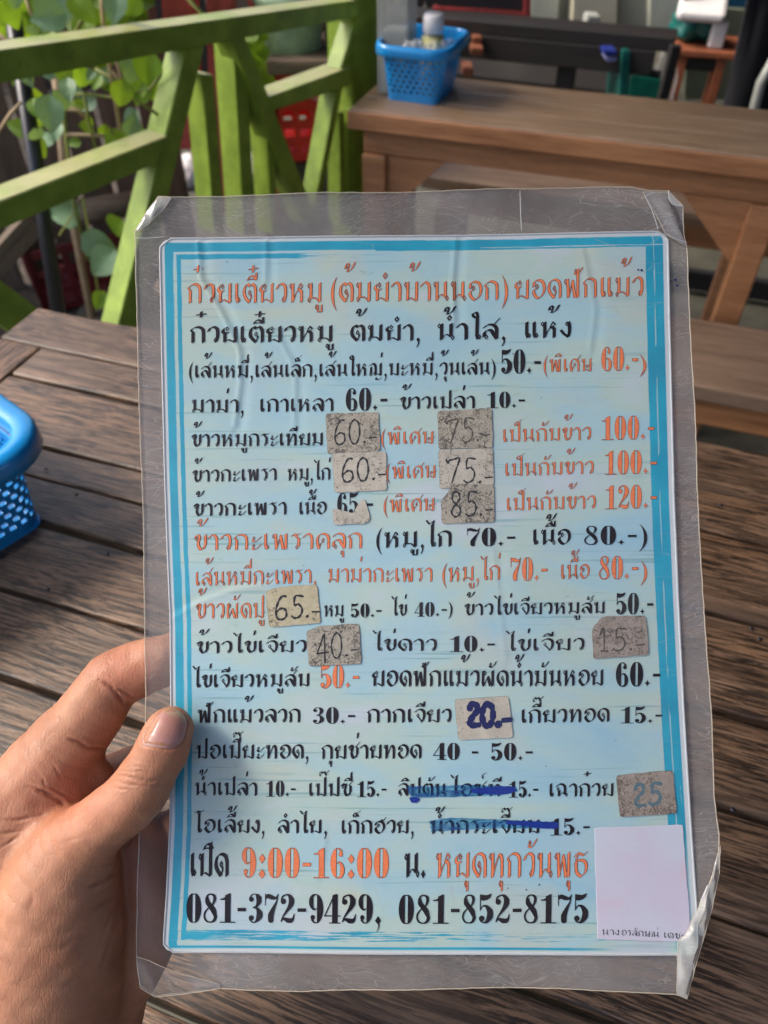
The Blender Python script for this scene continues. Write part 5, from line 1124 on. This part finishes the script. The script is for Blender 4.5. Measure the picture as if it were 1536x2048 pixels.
# ---------------------------------------------------------------- plastic sleeve
SLV = [(271, 462), (296, 424), (318, 395), (345, 396), (480, 391), (740, 384), (1000, 377), (1180, 373), (1262, 375), (1300, 383), (1336, 383), (1366, 414), (1366, 470), (1373, 500), (1380, 640), (1388, 820), (1392, 960), (1402, 1120), (1412, 1300), (1424, 1440), (1431, 1600), (1440, 1672), (1438, 1740), (1424, 1815), (1392, 1925), (1373, 1996), (1350, 1990), (1260, 1983), (1150, 1978), (900, 1976), (600, 1983), (440, 1976), (370, 1986), (312, 1991), (282, 1972), (274, 1935), (273, 1880), (275, 1800), (281, 1650), (288, 1500), (291, 1380), (290, 1240), (286, 1080), (281, 900), (276, 700), (271, 560)]
def dens(pts, step=14):
    out = []
    for p, q in zip(pts, pts[1:] + pts[:1]):
        m = max(1, int(math.hypot(q[0] - p[0], q[1] - p[1]) / step))
        for k in range(m): out.append((p[0] + (q[0] - p[0]) * k / m + (random.uniform(-.6, .6) if k else 0), p[1] + (q[1] - p[1]) * k / m + (random.uniform(-.6, .6) if k else 0)))
    return out
so_ = dens(SLV); N = len(so_); R = 46; cx0, cy0 = 850, 1180
def sleeve_mat(name, col, base_, fr=0.5, scratch=1.0):
    n = NT(name); c = n.coord()
    def scr(scale, rot, lo, hi, loc=(0, 0, 0)):
        v = n.n('TexVoronoi', feature='DISTANCE_TO_EDGE'); d = n.noise(c, 25, 2, 0.5, out=1)
        va = n.n('VectorMath', operation='MULTIPLY_ADD'); n.set(va.inputs[0], d); va.inputs[1].default_value = (.03, .03, 0); n.set(va.inputs[2], c)
        n.set(v.inputs['Vector'], n.mapping(va.outputs[0], scale, loc, (0, 0, rot))); v.inputs['Scale'].default_value = 1
        return inv_(n.step(v.outputs[0], lo, hi))
    inv_ = lambda x: n.math('SUBTRACT', 1.0, x)
    g = n.step(n.noise(c, 30, 3, 0.6), 0.42, 0.62)
    s1 = n.math('MULTIPLY', scr((110, 620, 1), 0.5, 0.0, 0.034), g)
    s2 = n.math('MULTIPLY', scr((120, 700, 1), -0.9, 0.0, 0.034, (3, 3, 0)), n.step(n.noise(n.mapping(c, loc=(1, 1, 0)), 26, 3), 0.45, 0.65))
    s3 = n.math('MULTIPLY', scr((90, 560, 1), 1.5, 0.0, 0.030, (7, 1, 0)), n.step(n.noise(n.mapping(c, loc=(4, 1, 0)), 34, 3), 0.45, 0.6))
    sc_ = n.math('MAXIMUM', s1, n.math('MAXIMUM', s2, s3))
    cl_ = n.step(n.noise(c, 18, 5, 0.7), 0.35, 0.75)
    f = n.math('ADD', n.math('ADD', n.math('MULTIPLY', sc_, 0.16 * scratch), n.math('MULTIPLY', cl_, 0.16 * scratch)), base_, clamp=True)
    sy_ = n.n('SeparateXYZ'); n.set(sy_.inputs[0], c)
    low_ = n.math('SUBTRACT', 1.0, n.step(n.math('ADD', sy_.outputs[1], n.math('MULTIPLY', n.noise(c, 12, 3), 0.06)), -0.05, 0.03)); lf_ = n.math('SUBTRACT', 1.0, n.step(sy_.outputs[0], -0.108, -0.075))
    f = n.math('MULTIPLY', f, n.math('SUBTRACT', 1.0, n.math('MULTIPLY', n.math('MULTIPLY', low_, lf_), 0.80)))
    col = n.mix(n.math('MULTIPLY', sc_, 0.28), col, (0.70, 0.70, 0.67))
    n.fin(col, 0.35, n.bump(n.noise(c, 60, 4, 0.6), 0.25, 0.0008), Specular_IOR_Level=0.5)
    tr = n.n('BsdfTransparent'); tr.inputs[0].default_value = (0.93, 0.92, 0.91, 1)
    mx = n.n('MixShader'); n.set(mx.inputs[0], f); n.t.links.new(tr.outputs[0], mx.inputs[1]); n.t.links.new(n.b.outputs[0], mx.inputs[2])
    gl = n.n('BsdfGlossy'); gl.inputs['Roughness'].default_value = 0.12
    fr_ = n.n('Fresnel'); fr_.inputs[0].default_value = 1.4
    m2 = n.n('MixShader'); n.set(m2.inputs[0], n.math('MULTIPLY', fr_.outputs[0], fr)); n.t.links.new(mx.outputs[0], m2.inputs[1]); n.t.links.new(gl.outputs[0], m2.inputs[2])
    n.t.links.new(m2.outputs[0], n.out.inputs[0]); return n.m
M_film = sleeve_mat('sleeve_film', (0.33, 0.315, 0.31), 0.46, 0.4, 1.25)
M_film2 = sleeve_mat('sleeve_front_film', (0.55, 0.56, 0.56), 0.002, 0.14, 0.2)
M_fold = sleeve_mat('folded_film', (0.62, 0.62, 0.58), 0.46, 0.7)
M_edge = clear('sleeve_edge_plastic', (0.70, 0.62, 0.50), 0.5, 0.3)
def sleeve_sheet(name, z0, m, rimz=0.0):
    vs, fs = [], []
    for i in range(R + 1):
        t = (i / R) ** 0.8
        for p in so_:
            x, y = P(cx0 + (p[0] - cx0) * t, cy0 + (p[1] - cy0) * t)
            w_ = max(0, (t - 0.86) / 0.14)
            vs.append((x, y, float(zs(x, y)) * (1 - 0.3 * w_) + z0 * (1 - 0.8 * w_) + 0.0006 * w_ * math.sin(x * 90 + y * 70)))
    for i in range(R):
        for k in range(N): k2 = (k + 1) % N; fs.append((i * N + k, (i + 1) * N + k, (i + 1) * N + k2, i * N + k2))
    return vs, fs
v1, f1_ = sleeve_sheet('f', 0.0011, None); v2, f2_ = sleeve_sheet('b', -0.0015, None)
o = mesh_obj('sleeve_front', v1, f1_, M_film2, menu, True); o = mesh_obj('sleeve_back', v2, f2_, M_film, menu, True)
tube('sleeve_edge', v1[-N:], 0.00022, M_edge, menu, 6, True)
# inner weld line of the sleeve and the white creases at the corners
def film_patch(name, poly, z0, m, lab=None, bulge=0.001):
    cx_ = sum(p[0] for p in poly) / len(poly); cy_ = sum(p[1] for p in poly) / len(poly); pl_ = dens(poly, 10); n_ = len(pl_); vs, fs = [], []
    for i in range(9):
        t = i / 8
        for p in pl_:
            x, y = P(cx_ + (p[0] - cx_) * t, cy_ + (p[1] - cy_) * t); vs.append((x, y, float(zs(x, y)) + z0 + bulge * (1 - t * t) * (0.6 + 0.5 * math.sin(x * 600 + y * 300))))
    for i in range(8):
        for k in range(n_): k2 = (k + 1) % n_; fs.append((i * n_ + k, (i + 1) * n_ + k, (i + 1) * n_ + k2, i * n_ + k2))
    o = mesh_obj(name, vs, fs, m, menu, True)
    if lab: o['label'] = lab
    tube('fold_edge', vs[-n_:], 0.00016, M_edge, o, 5, True); return o
film_patch('folded_corner', [(1440, 1690), (1438, 1745), (1422, 1820), (1391, 1925), (1372, 1995), (1352, 1986), (1354, 1884), (1376, 1858), (1380, 1843), (1396, 1815), (1420, 1760)], 0.0016, M_fold, 'whitish folded bottom right corner of the sleeve', 0.0022)
film_patch('folded_corner', [(273, 466), (297, 425), (320, 397), (345, 398), (330, 420), (300, 450), (284, 462)], 0.0011, M_fold, 'whitish crushed top left corner of the sleeve', 0.0012)
film_patch('folded_corner', [(1285, 386), (1334, 386), (1364, 415), (1366, 470), (1372, 495), (1330, 470), (1310, 430)], 0.0011, M_film, 'bent top right corner of the sleeve', 0.0012)
film_patch('folded_corner', [(276, 1910), (300, 1918), (345, 1940), (440, 1966), (440, 1975), (370, 1985), (312, 1990), (283, 1972)], 0.0011, M_film, 'crumpled bottom left corner of the sleeve', 0.0015)
film_patch('folded_corner', [(1336, 386), (1363, 414), (1350, 412), (1336, 404)], 0.0014, M_fold, 'tiny folded flap at the top right corner', 0.0006)
def wl_(pts, r=0.00012): tube('crease_line', lift(catmull(pts, 6), 0.0014), r, M_rim, menu, 5)
wl_([(272, 479), (300, 479), (330, 476)]); wl_([(1040, 383), (1041, 420), (1043, 462)]); wl_([(1290, 398), (1305, 430), (1314, 461)]); wl_([(1332, 470), (1350, 480), (1372, 488)]); wl_([(1336, 384), (1340, 408), (1364, 416)], .0002)
wl_([(1415, 1770), (1402, 1800), (1392, 1830), (1370, 1870)], .0003)
# ================================================================ THE HAND
# distance field of the hand in camera millimetres, meshed by surface nets
def cp(x, y, d): return ((x - CX) / F * d, (CY - y) / F * d, -d)
CH = {  # chains of (photo x, photo y, depth mm, radius px)
 'thumb': [(338, 1463, 300.5, 48), (326, 1492, 299, 53), (305, 1532, 298.5, 54), (271, 1590, 298, 60), (232, 1624, 299, 60), (195, 1654, 301, 62), (150, 1700, 305, 78), (122, 1770, 309, 112), (108, 1850, 312, 136), (92, 1940, 314, 152), (70, 2040, 314, 160), (40, 2150, 314, 170), (0, 2300, 316, 190)],
 'web': [(150, 1700, 309, 70), (80, 1690, 318, 82), (30, 1650, 322, 90), (-20, 1640, 322, 100)],
 'web2': [(196, 1560, 328, 34), (150, 1590, 325, 50), (90, 1610, 323, 70)],
 'index': [(455, 1285, 323.5, 38), (390, 1300, 326, 45), (325, 1322, 328, 52), (272, 1340, 329, 57), (224, 1366, 328, 60), (198, 1402, 326, 62), (170, 1440, 326, 67), (132, 1488, 325, 74), (88, 1545, 324, 84), (40, 1610, 324, 96), (-30, 1690, 324, 120)],
 'palm': [(-60, 1800, 330, 160), (0, 1950, 332, 180), (20, 2150, 334, 190), (20, 2300, 336, 190)],
 'palm2': [(60, 1700, 334, 100), (140, 1760, 338, 110), (196, 1860, 342, 105), (190, 1980, 344, 100), (150, 2120, 346, 110), (120, 2300, 346, 120)],
 'palm3': [(274, 1690, 332, 54), (300, 1760, 329, 56), (304, 1840, 329, 56), (272, 1930, 332, 56), (226, 2010, 338, 54), (205, 2120, 342, 60)],
 'middle': [(60, 1640, 345, 80), (160, 1600, 348, 66), (260, 1552, 346, 56), (350, 1520, 336, 52), (430, 1500, 329, 46), (500, 1490, 325, 38)],
 'ring': [(80, 1740, 352, 80), (200, 1720, 356, 64), (300, 1690, 352, 56), (380, 1660, 342, 50), (440, 1645, 332, 46), (500, 1640, 325, 38)],
 'little': [(120, 1860, 354, 76), (230, 1850, 356, 58), (310, 1830, 348, 50), (370, 1810, 336, 44), (420, 1800, 326, 38)],
}
SEG = []
for nm, c in CH.items():
    pts = [(*cp(x, y, d), r * d / F) for x, y, d, r in c]
    pts = catmull(pts, 3) if len(pts) > 2 else pts
    SEG.append((nm, np.array(pts)))
def chain_d(P_, pts):
    best = None
    for a_, b_ in zip(pts[:-1], pts[1:]):
        ab = b_[:3] - a_[:3]; L2 = (ab ** 2).sum(); ap = P_ - a_[:3].astype(P_.dtype)
        t = np.clip((ap @ ab.astype(P_.dtype)) / L2, 0, 1)
        d = np.sqrt(((ap - t[..., None] * ab.astype(P_.dtype)) ** 2).sum(-1)) - (a_[3] + (b_[3] - a_[3]) * t)
        best = d if best is None else np.minimum(best, d)
    return best.astype(np.float32)
def smin(a_, b_, k):
    h = np.clip(0.5 + 0.5 * (b_ - a_) / k, 0, 1); return b_ + (a_ - b_) * h - k * h * (1 - h)
def sdf(P_):
    d = {nm: chain_d(P_, p) for nm, p in SEG}
    body = smin(smin(d['palm'], d['palm2'], 9), d['palm3'], 7)
    body = smin(body, d['web'], 9)
    idx = smin(d['index'], d['web2'], 8)
    r = smin(body, idx, 6)
    r = smin(r, d['thumb'], 4.5)
    r = smin(r, d['middle'], 2.0); r = smin(r, d['ring'], 2.5); r = smin(r, d['little'], 2.5)
    return r
VX = 1.15
lo = np.array([-205.0, -270.0, -385.0]); hi = np.array([-45.0, -40.0, -268.0])
nx_, ny_, nz_ = [int((b_ - a_) / VX) for a_, b_ in zip(lo, hi)]
gx = lo[0] + np.arange(nx_) * VX; gy = lo[1] + np.arange(ny_) * VX; gz = lo[2] + np.arange(nz_) * VX
Dg = np.empty((nx_, ny_, nz_), np.float32)
# coarse pass, then exact values only near the surface
CS = 4
cgx, cgy, cgz = np.meshgrid(gx[::CS], gy[::CS], gz[::CS], indexing='ij')
Cd = sdf(np.stack([cgx, cgy, cgz], -1).reshape(-1, 3).astype(np.float32)).reshape(cgx.shape)
up_ = np.repeat(np.repeat(np.repeat(Cd, CS, 0), CS, 1), CS, 2)[:nx_, :ny_, :nz_]
Dg[:] = up_
near = np.abs(up_) < VX * CS * 2.0
ix = np.argwhere(near)
pp = np.stack([gx[ix[:, 0]], gy[ix[:, 1]], gz[ix[:, 2]]], -1).astype(np.float32)
for k in range(0, len(pp), 400000):
    q = ix[k:k + 400000]; Dg[q[:, 0], q[:, 1], q[:, 2]] = sdf(pp[k:k + 400000])
def surface_nets(D_):
    s = D_ < 0
    cells = None
    c = [s[i:D_.shape[0] - 1 + i, j:D_.shape[1] - 1 + j, k:D_.shape[2] - 1 + k] for i in (0, 1) for j in (0, 1) for k in (0, 1)]
    cnt = sum(x.astype(np.int8) for x in c); act = (cnt > 0) & (cnt < 8)
    idx = -np.ones(act.shape, np.int64); A_ = np.argwhere(act); idx[act] = np.arange(len(A_))
    acc = np.zeros((len(A_), 3)); w_ = np.zeros(len(A_))
    cor = [(i, j, k) for i in (0, 1) for j in (0, 1) for k in (0, 1)]
    for a_ in cor:
        for ax in range(3):
            if a_[ax] == 0:
                b_ = list(a_); b_[ax] = 1
                da = D_[A_[:, 0] + a_[0], A_[:, 1] + a_[1], A_[:, 2] + a_[2]]; db_ = D_[A_[:, 0] + b_[0], A_[:, 1] + b_[1], A_[:, 2] + b_[2]]
                m_ = (da < 0) != (db_ < 0); t = np.where(m_, da / np.where(m_, da - db_, 1), 0)
                p = np.array(a_, float)[None] + 0; p = np.repeat(p, len(A_), 0); p[:, ax] += t
                acc += p * m_[:, None]; w_ += m_
    V_ = A_ + acc / w_[:, None]
    F_ = []
    for ax in range(3):
        o1, o2 = [(1, 2), (2, 0), (0, 1)][ax]
        sl0 = [slice(1, -1)] * 3; sl1 = [slice(1, -1)] * 3
        sl0[ax] = slice(0, -1); sl1[ax] = slice(1, None)
        a_ = s[tuple(sl0)]; b_ = s[tuple(sl1)]
        for flip, msk in ((False, a_ & ~b_), (True, ~a_ & b_)):
            E_ = np.argwhere(msk)
            for dim in range(3):
                if dim != ax: E_[:, dim] += 1
            def g(d1, d2):
                q = E_.copy(); q[:, o1] -= d1; q[:, o2] -= d2; return idx[q[:, 0], q[:, 1], q[:, 2]]
            qd = np.stack([g(0, 0), g(1, 0), g(1, 1), g(0, 1)], 1)
            if flip: qd = qd[:, ::-1]
            F_.append(qd)
    F_ = np.concatenate(F_); F_ = F_[(F_ >= 0).all(1)]
    return V_, F_
hv, hf = surface_nets(Dg)
hv = hv * VX + lo
# subdivide once (vertex, edge, face points), then settle on the exact surface
me0 = bpy.data.meshes.new('tmp'); me0.from_pydata(hv.tolist(), [], hf.tolist())
bm = bmesh.new(); bm.from_mesh(me0)
# finer only where the photo sees it
def to_px(v): return (CX + F * v[..., 0] / -v[..., 2], CY - F * v[..., 1] / -v[..., 2])
bmesh.ops.subdivide_edges(bm, edges=bm.edges[:], cuts=1, use_grid_fill=True)
me = bpy.data.meshes.new('hand'); bm.to_mesh(me); bm.free(); bpy.data.meshes.remove(me0)
nvt = len(me.vertices); co = np.empty(nvt * 3, np.float32); me.vertices.foreach_get('co', co); co = co.reshape(-1, 3)
def grad(p, e=0.35):
    g = np.stack([sdf(p + np.eye(3, dtype=np.float32)[k] * e) - sdf(p - np.eye(3, dtype=np.float32)[k] * e) for k in range(3)], -1)
    return g / np.maximum(np.linalg.norm(g, axis=1, keepdims=True), 1e-6)
nrm = grad(co)
for _ in range(2): co = co - nrm * sdf(co)[:, None]
X_, Y_ = to_px(co)
facing = (nrm * (-co / np.linalg.norm(co, axis=1, keepdims=True))).sum(1)
vis = np.clip(facing * 3, 0, 1)
def seg_amp(pts, wd):
    best = np.full(nvt, 1e9, np.float32); amp = np.zeros(nvt, np.float32); m = len(pts) - 1; ph = random.uniform(0, 6)
    for k, ((ax_, ay_), (bx, by)) in enumerate(zip(pts[:-1], pts[1:])):
        dx, dy = bx - ax_, by - ay_; L2 = dx * dx + dy * dy + 1e-9
        t = np.clip(((X_ - ax_) * dx + (Y_ - ay_) * dy) / L2, 0, 1); u = (k + t) / m
        dd = np.hypot(X_ - ax_ - t * dx, Y_ - ay_ - t * dy); c_ = dd < best
        best = np.where(c_, dd, best); amp = np.where(c_, np.maximum(np.sin(np.pi * np.clip(u, 0, 1)), 0) ** 0.7 * (0.8 + 0.3 * np.sin(u * 11 + ph)), amp)
    return best, amp
def seg_dist(pts):
    best = np.full(nvt, 1e9, np.float32)
    for (ax_, ay_), (bx, by) in zip(pts[:-1], pts[1:]):
        dx, dy = bx - ax_, by - ay_; L2 = dx * dx + dy * dy + 1e-9
        t = np.clip(((X_ - ax_) * dx + (Y_ - ay_) * dy) / L2, 0, 1)
        best = np.minimum(best, np.hypot(X_ - ax_ - t * dx, Y_ - ay_ - t * dy))
    return best
CREASES = [  # points, depth mm, width px
 ([(206, 1362), (222, 1374), (238, 1392), (250, 1412)], .9, 5), ([(196, 1358), (214, 1368)], .4, 4), ([(232, 1378), (252, 1388), (270, 1396)], .5, 4), ([(222, 1372), (238, 1380), (262, 1392)], .5, 3.5),
 ([(134, 1476), (160, 1486), (188, 1497), (214, 1499)], .9, 5), ([(48, 1572), (78, 1582), (108, 1594), (132, 1610)], 1.1, 6), ([(60, 1560), (90, 1572), (120, 1584), (150, 1600)], .35, 4),
 ([(-10, 1640), (30, 1640), (70, 1634), (90, 1628)], .5, 5), ([(-10, 1668), (20, 1666), (50, 1660)], .5, 5), ([(-5, 1700), (20, 1684), (44, 1668)], .4, 4), ([(70, 1540), (86, 1560), (96, 1580)], .3, 4), ([(100, 1520), (116, 1545), (124, 1562)], .25, 4),
 ([(226, 1549), (250, 1552), (272, 1556), (300, 1562), (316, 1558)], .5, 3.2), ([(232, 1541), (258, 1544), (284, 1543), (306, 1548)], .35, 3), ([(222, 1560), (246, 1566), (276, 1571), (312, 1572), (330, 1564)], .4, 3), ([(246, 1535), (270, 1533), (298, 1536)], .25, 2.6), ([(262, 1548), (276, 1562), (292, 1555)], .35, 2.8), ([(218, 1572), (240, 1578), (262, 1580)], .25, 3), ([(268, 1521), (290, 1524), (310, 1528)], .2, 2.6),
 ([(172, 1778), (196, 1766), (216, 1757), (232, 1742)], .9, 5), ([(182, 1820), (206, 1806), (232, 1790)], .45, 5), ([(190, 1740), (212, 1730), (236, 1724)], .35, 4), ([(250, 1695), (258, 1684), (262, 1672)], .6, 4), ([(236, 1800), (214, 1850), (196, 1900)], .3, 6), ([(236, 1830), (220, 1890), (190, 1960)], .35, 6), ([(322, 1618), (326, 1604), (320, 1590)], .5, 4),
 ([(120, 1640), (150, 1632), (190, 1612)], .15, 4), ([(60, 1720), (56, 1700), (70, 1680)], .2, 5), ([(60, 1760), (64, 1790), (60, 1830)], .2, 8), ([(120, 1690), (150, 1676), (190, 1668)], .15, 5), ([(118, 1900), (150, 1880), (186, 1866)], .2, 7), ([(110, 1990), (150, 1960), (190, 1930)], .2, 8)]
dep_ = np.zeros(nvt, np.float32)
for pts, dm_, wd_ in CREASES:
    pts2 = [(a_ + random.uniform(-1.2, 1.2), b_ + random.uniform(-1.2, 1.2)) for a_, b_ in catmull(pts, 4)]; d, am_ = seg_amp(pts2, wd_); wd_ = wd_ * 0.62; dep_ += am_ * (dm_ * 1.25 * np.exp(-(d / wd_) ** 2) - dm_ * 0.28 * np.exp(-((d - wd_ * 2.6) / (wd_ * 1.6)) ** 2))
front_idx = chain_d(co, SEG[[s[0] for s in SEG].index('thumb')][1]) < 2.0
# nail bed
NAIL = [(286, 1487), (300, 1492), (316, 1494), (334, 1497), (350, 1495), (364, 1483), (372, 1464), (374, 1446), (368, 1430), (354, 1419), (338, 1416), (324, 1422), (310, 1438), (298, 1456), (288, 1474)]
ND = catmull(NAIL, 4, True); dn = seg_dist(ND + [ND[0]])
fold = np.exp(-(dn / 3.0) ** 2) * 0.45 - 0.12 * np.exp(-((dn - 9.0) / 6.0) ** 2)
dep_ += fold * front_idx
# fleshy irregularity
nz3 = 0.35 * np.sin(co[:, 0] * .21 + co[:, 1] * .17) * np.sin(co[:, 1] * .13 - co[:, 2] * .2 + 1) + 0.12 * np.sin(co[:, 0] * .6 + co[:, 2] * .3) * np.sin(co[:, 1] * .5)
co = co - nrm * (dep_ * vis)[:, None] + nrm * nz3[:, None].astype(np.float32)
# world coordinates
Rw = np.array(cam.rotation_euler.to_matrix()); wv_ = (co / 1000.0) @ Rw.T + np.array(cam.location)
base_h = wv_[wv_[:, 2] < wv_[:, 2].min() + 0.01].mean(0)
me.vertices.foreach_set('co', (wv_ - base_h).ravel().astype(np.float32)); me.update()
me.polygons.foreach_set('use_smooth', [True] * len(me.polygons))
rd = me.attributes.new('redness', 'FLOAT', 'POINT')
red = np.exp(-(np.hypot(X_ - 240, Y_ - 1340) / 55) ** 2) * .9 + np.exp(-(np.hypot(X_ - 160, Y_ - 1585) / 70) ** 2) * .7 + np.exp(-(np.hypot(X_ - 375, Y_ - 1500) / 50) ** 2) * .6 + np.exp(-(np.hypot(X_ - 70, Y_ - 1600) / 90) ** 2) * .35 + np.exp(-(np.hypot(X_ - 300, Y_ - 1780) / 60) ** 2) * .6 + np.exp(-(np.hypot(X_ - 230, Y_ - 1480) / 50) ** 2) * .4
rd.data.foreach_set('value', np.clip(red, 0, 1).astype(np.float32))
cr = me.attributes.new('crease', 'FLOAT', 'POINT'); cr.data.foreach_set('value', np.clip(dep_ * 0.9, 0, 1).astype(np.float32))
n = NT('skin'); c = n.coord()
ar = n.n('Attribute', attribute_name='redness'); ac = n.n('Attribute', attribute_name='crease')
col = n.mix(n.step(n.noise(c, 55, 5, 0.6), 0.3, 0.72), (0.38, 0.165, 0.088), (0.49, 0.235, 0.132))
col = n.mix(n.math('MULTIPLY', ar.outputs['Fac'], 0.65), col, (0.52, 0.175, 0.10))
col = n.mix(n.math('MULTIPLY', n.step(n.noise(c, 300, 5, 0.7), 0.5, 0.8), 0.25), col, (0.36, 0.15, 0.085))
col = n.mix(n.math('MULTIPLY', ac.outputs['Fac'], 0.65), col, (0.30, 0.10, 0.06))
v1_ = n.n('TexVoronoi', feature='DISTANCE_TO_EDGE'); n.set(v1_.inputs['Vector'], n.mapping(c, (1, 1.5, 1), rot=(0.3, 0.2, 0.9))); v1_.inputs['Scale'].default_value = 620
v2_ = n.n('TexVoronoi', feature='DISTANCE_TO_EDGE'); n.set(v2_.inputs['Vector'], n.mapping(c, (2.6, 0.7, 1), rot=(0.5, 0.4, 0.75))); v2_.inputs['Scale'].default_value = 240
hh = n.math('ADD', n.math('MULTIPLY', n.step(v1_.outputs[0], 0, 0.12), 0.5), n.math('MULTIPLY', n.step(v2_.outputs[0], 0, 0.10), 0.9))
hh = n.math('ADD', hh, n.math('MULTIPLY', n.noise(c, 500, 5, 0.7), 0.5))
M_skin = n.fin(col, n.math('ADD', n.math('MULTIPLY', n.noise(c, 200, 3), 0.2), 0.36), n.bump(hh, 0.36, 0.00024), Subsurface_Weight=0.28, Subsurface_Radius=(1.0, 0.35, 0.18), Subsurface_Scale=0.003, Specular_IOR_Level=0.42)
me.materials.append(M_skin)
hand = bpy.data.objects.new('hand', me); COL.objects.link(hand); hand.location = base_h
tag(hand, 'left hand pinching the left edge of the menu, thumb in front and fingers behind', 'hand')
# thumbnail: plate laid on the thumb's skin
gN = 18; cxn = sum(p[0] for p in NAIL) / len(NAIL); cyn = sum(p[1] for p in NAIL) / len(NAIL)
ring = ND; nR = len(ring); pts2 = []
for i in range(gN + 1):
    for p in ring:
        t = i / gN; pts2.append((cxn + (p[0] - cxn) * t, cyn + (p[1] - cyn) * t))
pa_ = np.array(pts2); ray_ = np.stack([(pa_[:, 0] - CX) / F, (CY - pa_[:, 1]) / F, -np.ones(len(pa_))], -1).astype(np.float32)
tt = np.full(len(pa_), 270.0, np.float32)
for _ in range(60): tt += sdf(ray_ * tt[:, None]) * 0.85
sp_ = ray_ * tt[:, None]; ng = grad(sp_)
ti = np.repeat(np.arange(gN + 1) / gN, nR)
sp2 = sp_ + ng * (-0.12 + 0.55 * (1 - ti ** 4))[:, None] 
wn = (sp2 / 1000.0) @ Rw.T + np.array(cam.location) - base_h
fn_ = [(i * nR + k, (i + 1) * nR + k, (i + 1) * nR + (k + 1) % nR, i * nR + (k + 1) % nR) for i in range(gN) for k in range(nR)]
n = NT('nail'); c = n.coord('UV')
at_n = n.n('Attribute', attribute_name='along'); at_x = n.n('Attribute', attribute_name='across')
col = n.ramp(at_n.outputs['Fac'], [(0.0, (0.50, 0.30, 0.25)), (0.10, (0.44, 0.21, 0.175)), (0.76, (0.44, 0.21, 0.175)), (0.84, (0.46, 0.28, 0.19)), (0.93, (0.48, 0.36, 0.22)), (1.0, (0.36, 0.25, 0.15))])
rg = n.n('TexNoise'); cb_ = n.n('CombineXYZ'); n.set(cb_.inputs[0], n.math('MULTIPLY', at_x.outputs['Fac'], 14.0)); n.set(cb_.inputs[1], n.math('MULTIPLY', at_n.outputs['Fac'], 0.8)); n.set(rg.inputs['Vector'], cb_.outputs[0]); rg.inputs['Scale'].default_value = 1.6
M_nail = n.fin(col, 0.42, n.bump(rg.outputs[0], 0.12, 0.0005), Subsurface_Weight=0.15, Subsurface_Radius=(1, .4, .2), Subsurface_Scale=0.002, Coat_Weight=0.2)
nail = mesh_obj('thumbnail', wn.tolist(), fn_, M_nail, hand, True)
ax0, ax1 = np.array([318, 1495.0]), np.array([352, 1417.0]); dv = (ax1 - ax0) / ((ax1 - ax0) ** 2).sum(); al = (pa_ - ax0) @ dv
pv = np.array([-(ax1 - ax0)[1], (ax1 - ax0)[0]]); ac_ = (pa_ - ax0) @ pv / (pv ** 2).sum()
for nm, val in (('along', al), ('across', ac_)):
    t_ = nail.data.attributes.new(nm, 'FLOAT', 'POINT'); t_.data.foreach_set('value', np.clip(val + (0 if nm == 'along' else .5), 0, 1).astype(np.float32))
# a few fine hairs on the back of the index finger
for k in range(7):
    x, y = 88 + random.uniform(0, 14), 1416 + random.uniform(-12, 14)
    p0 = Vector(cp(x + 6, y + 10, 322)) / 1000; p1 = Vector(cp(x - random.uniform(2, 14), y - random.uniform(2, 16), 318)) / 1000; pm = (p0 + p1) / 2 + Vector((0.0006, 0, 0))
    W_ = [Vector(cam.location) + cam.rotation_euler.to_matrix() @ q - Vector(base_h) for q in (p0, pm, p1)]
    tube('hair', W_, [0.00006, 0.00005, 0.00002], M_pole, hand, 4)
print('hand verts', nvt)
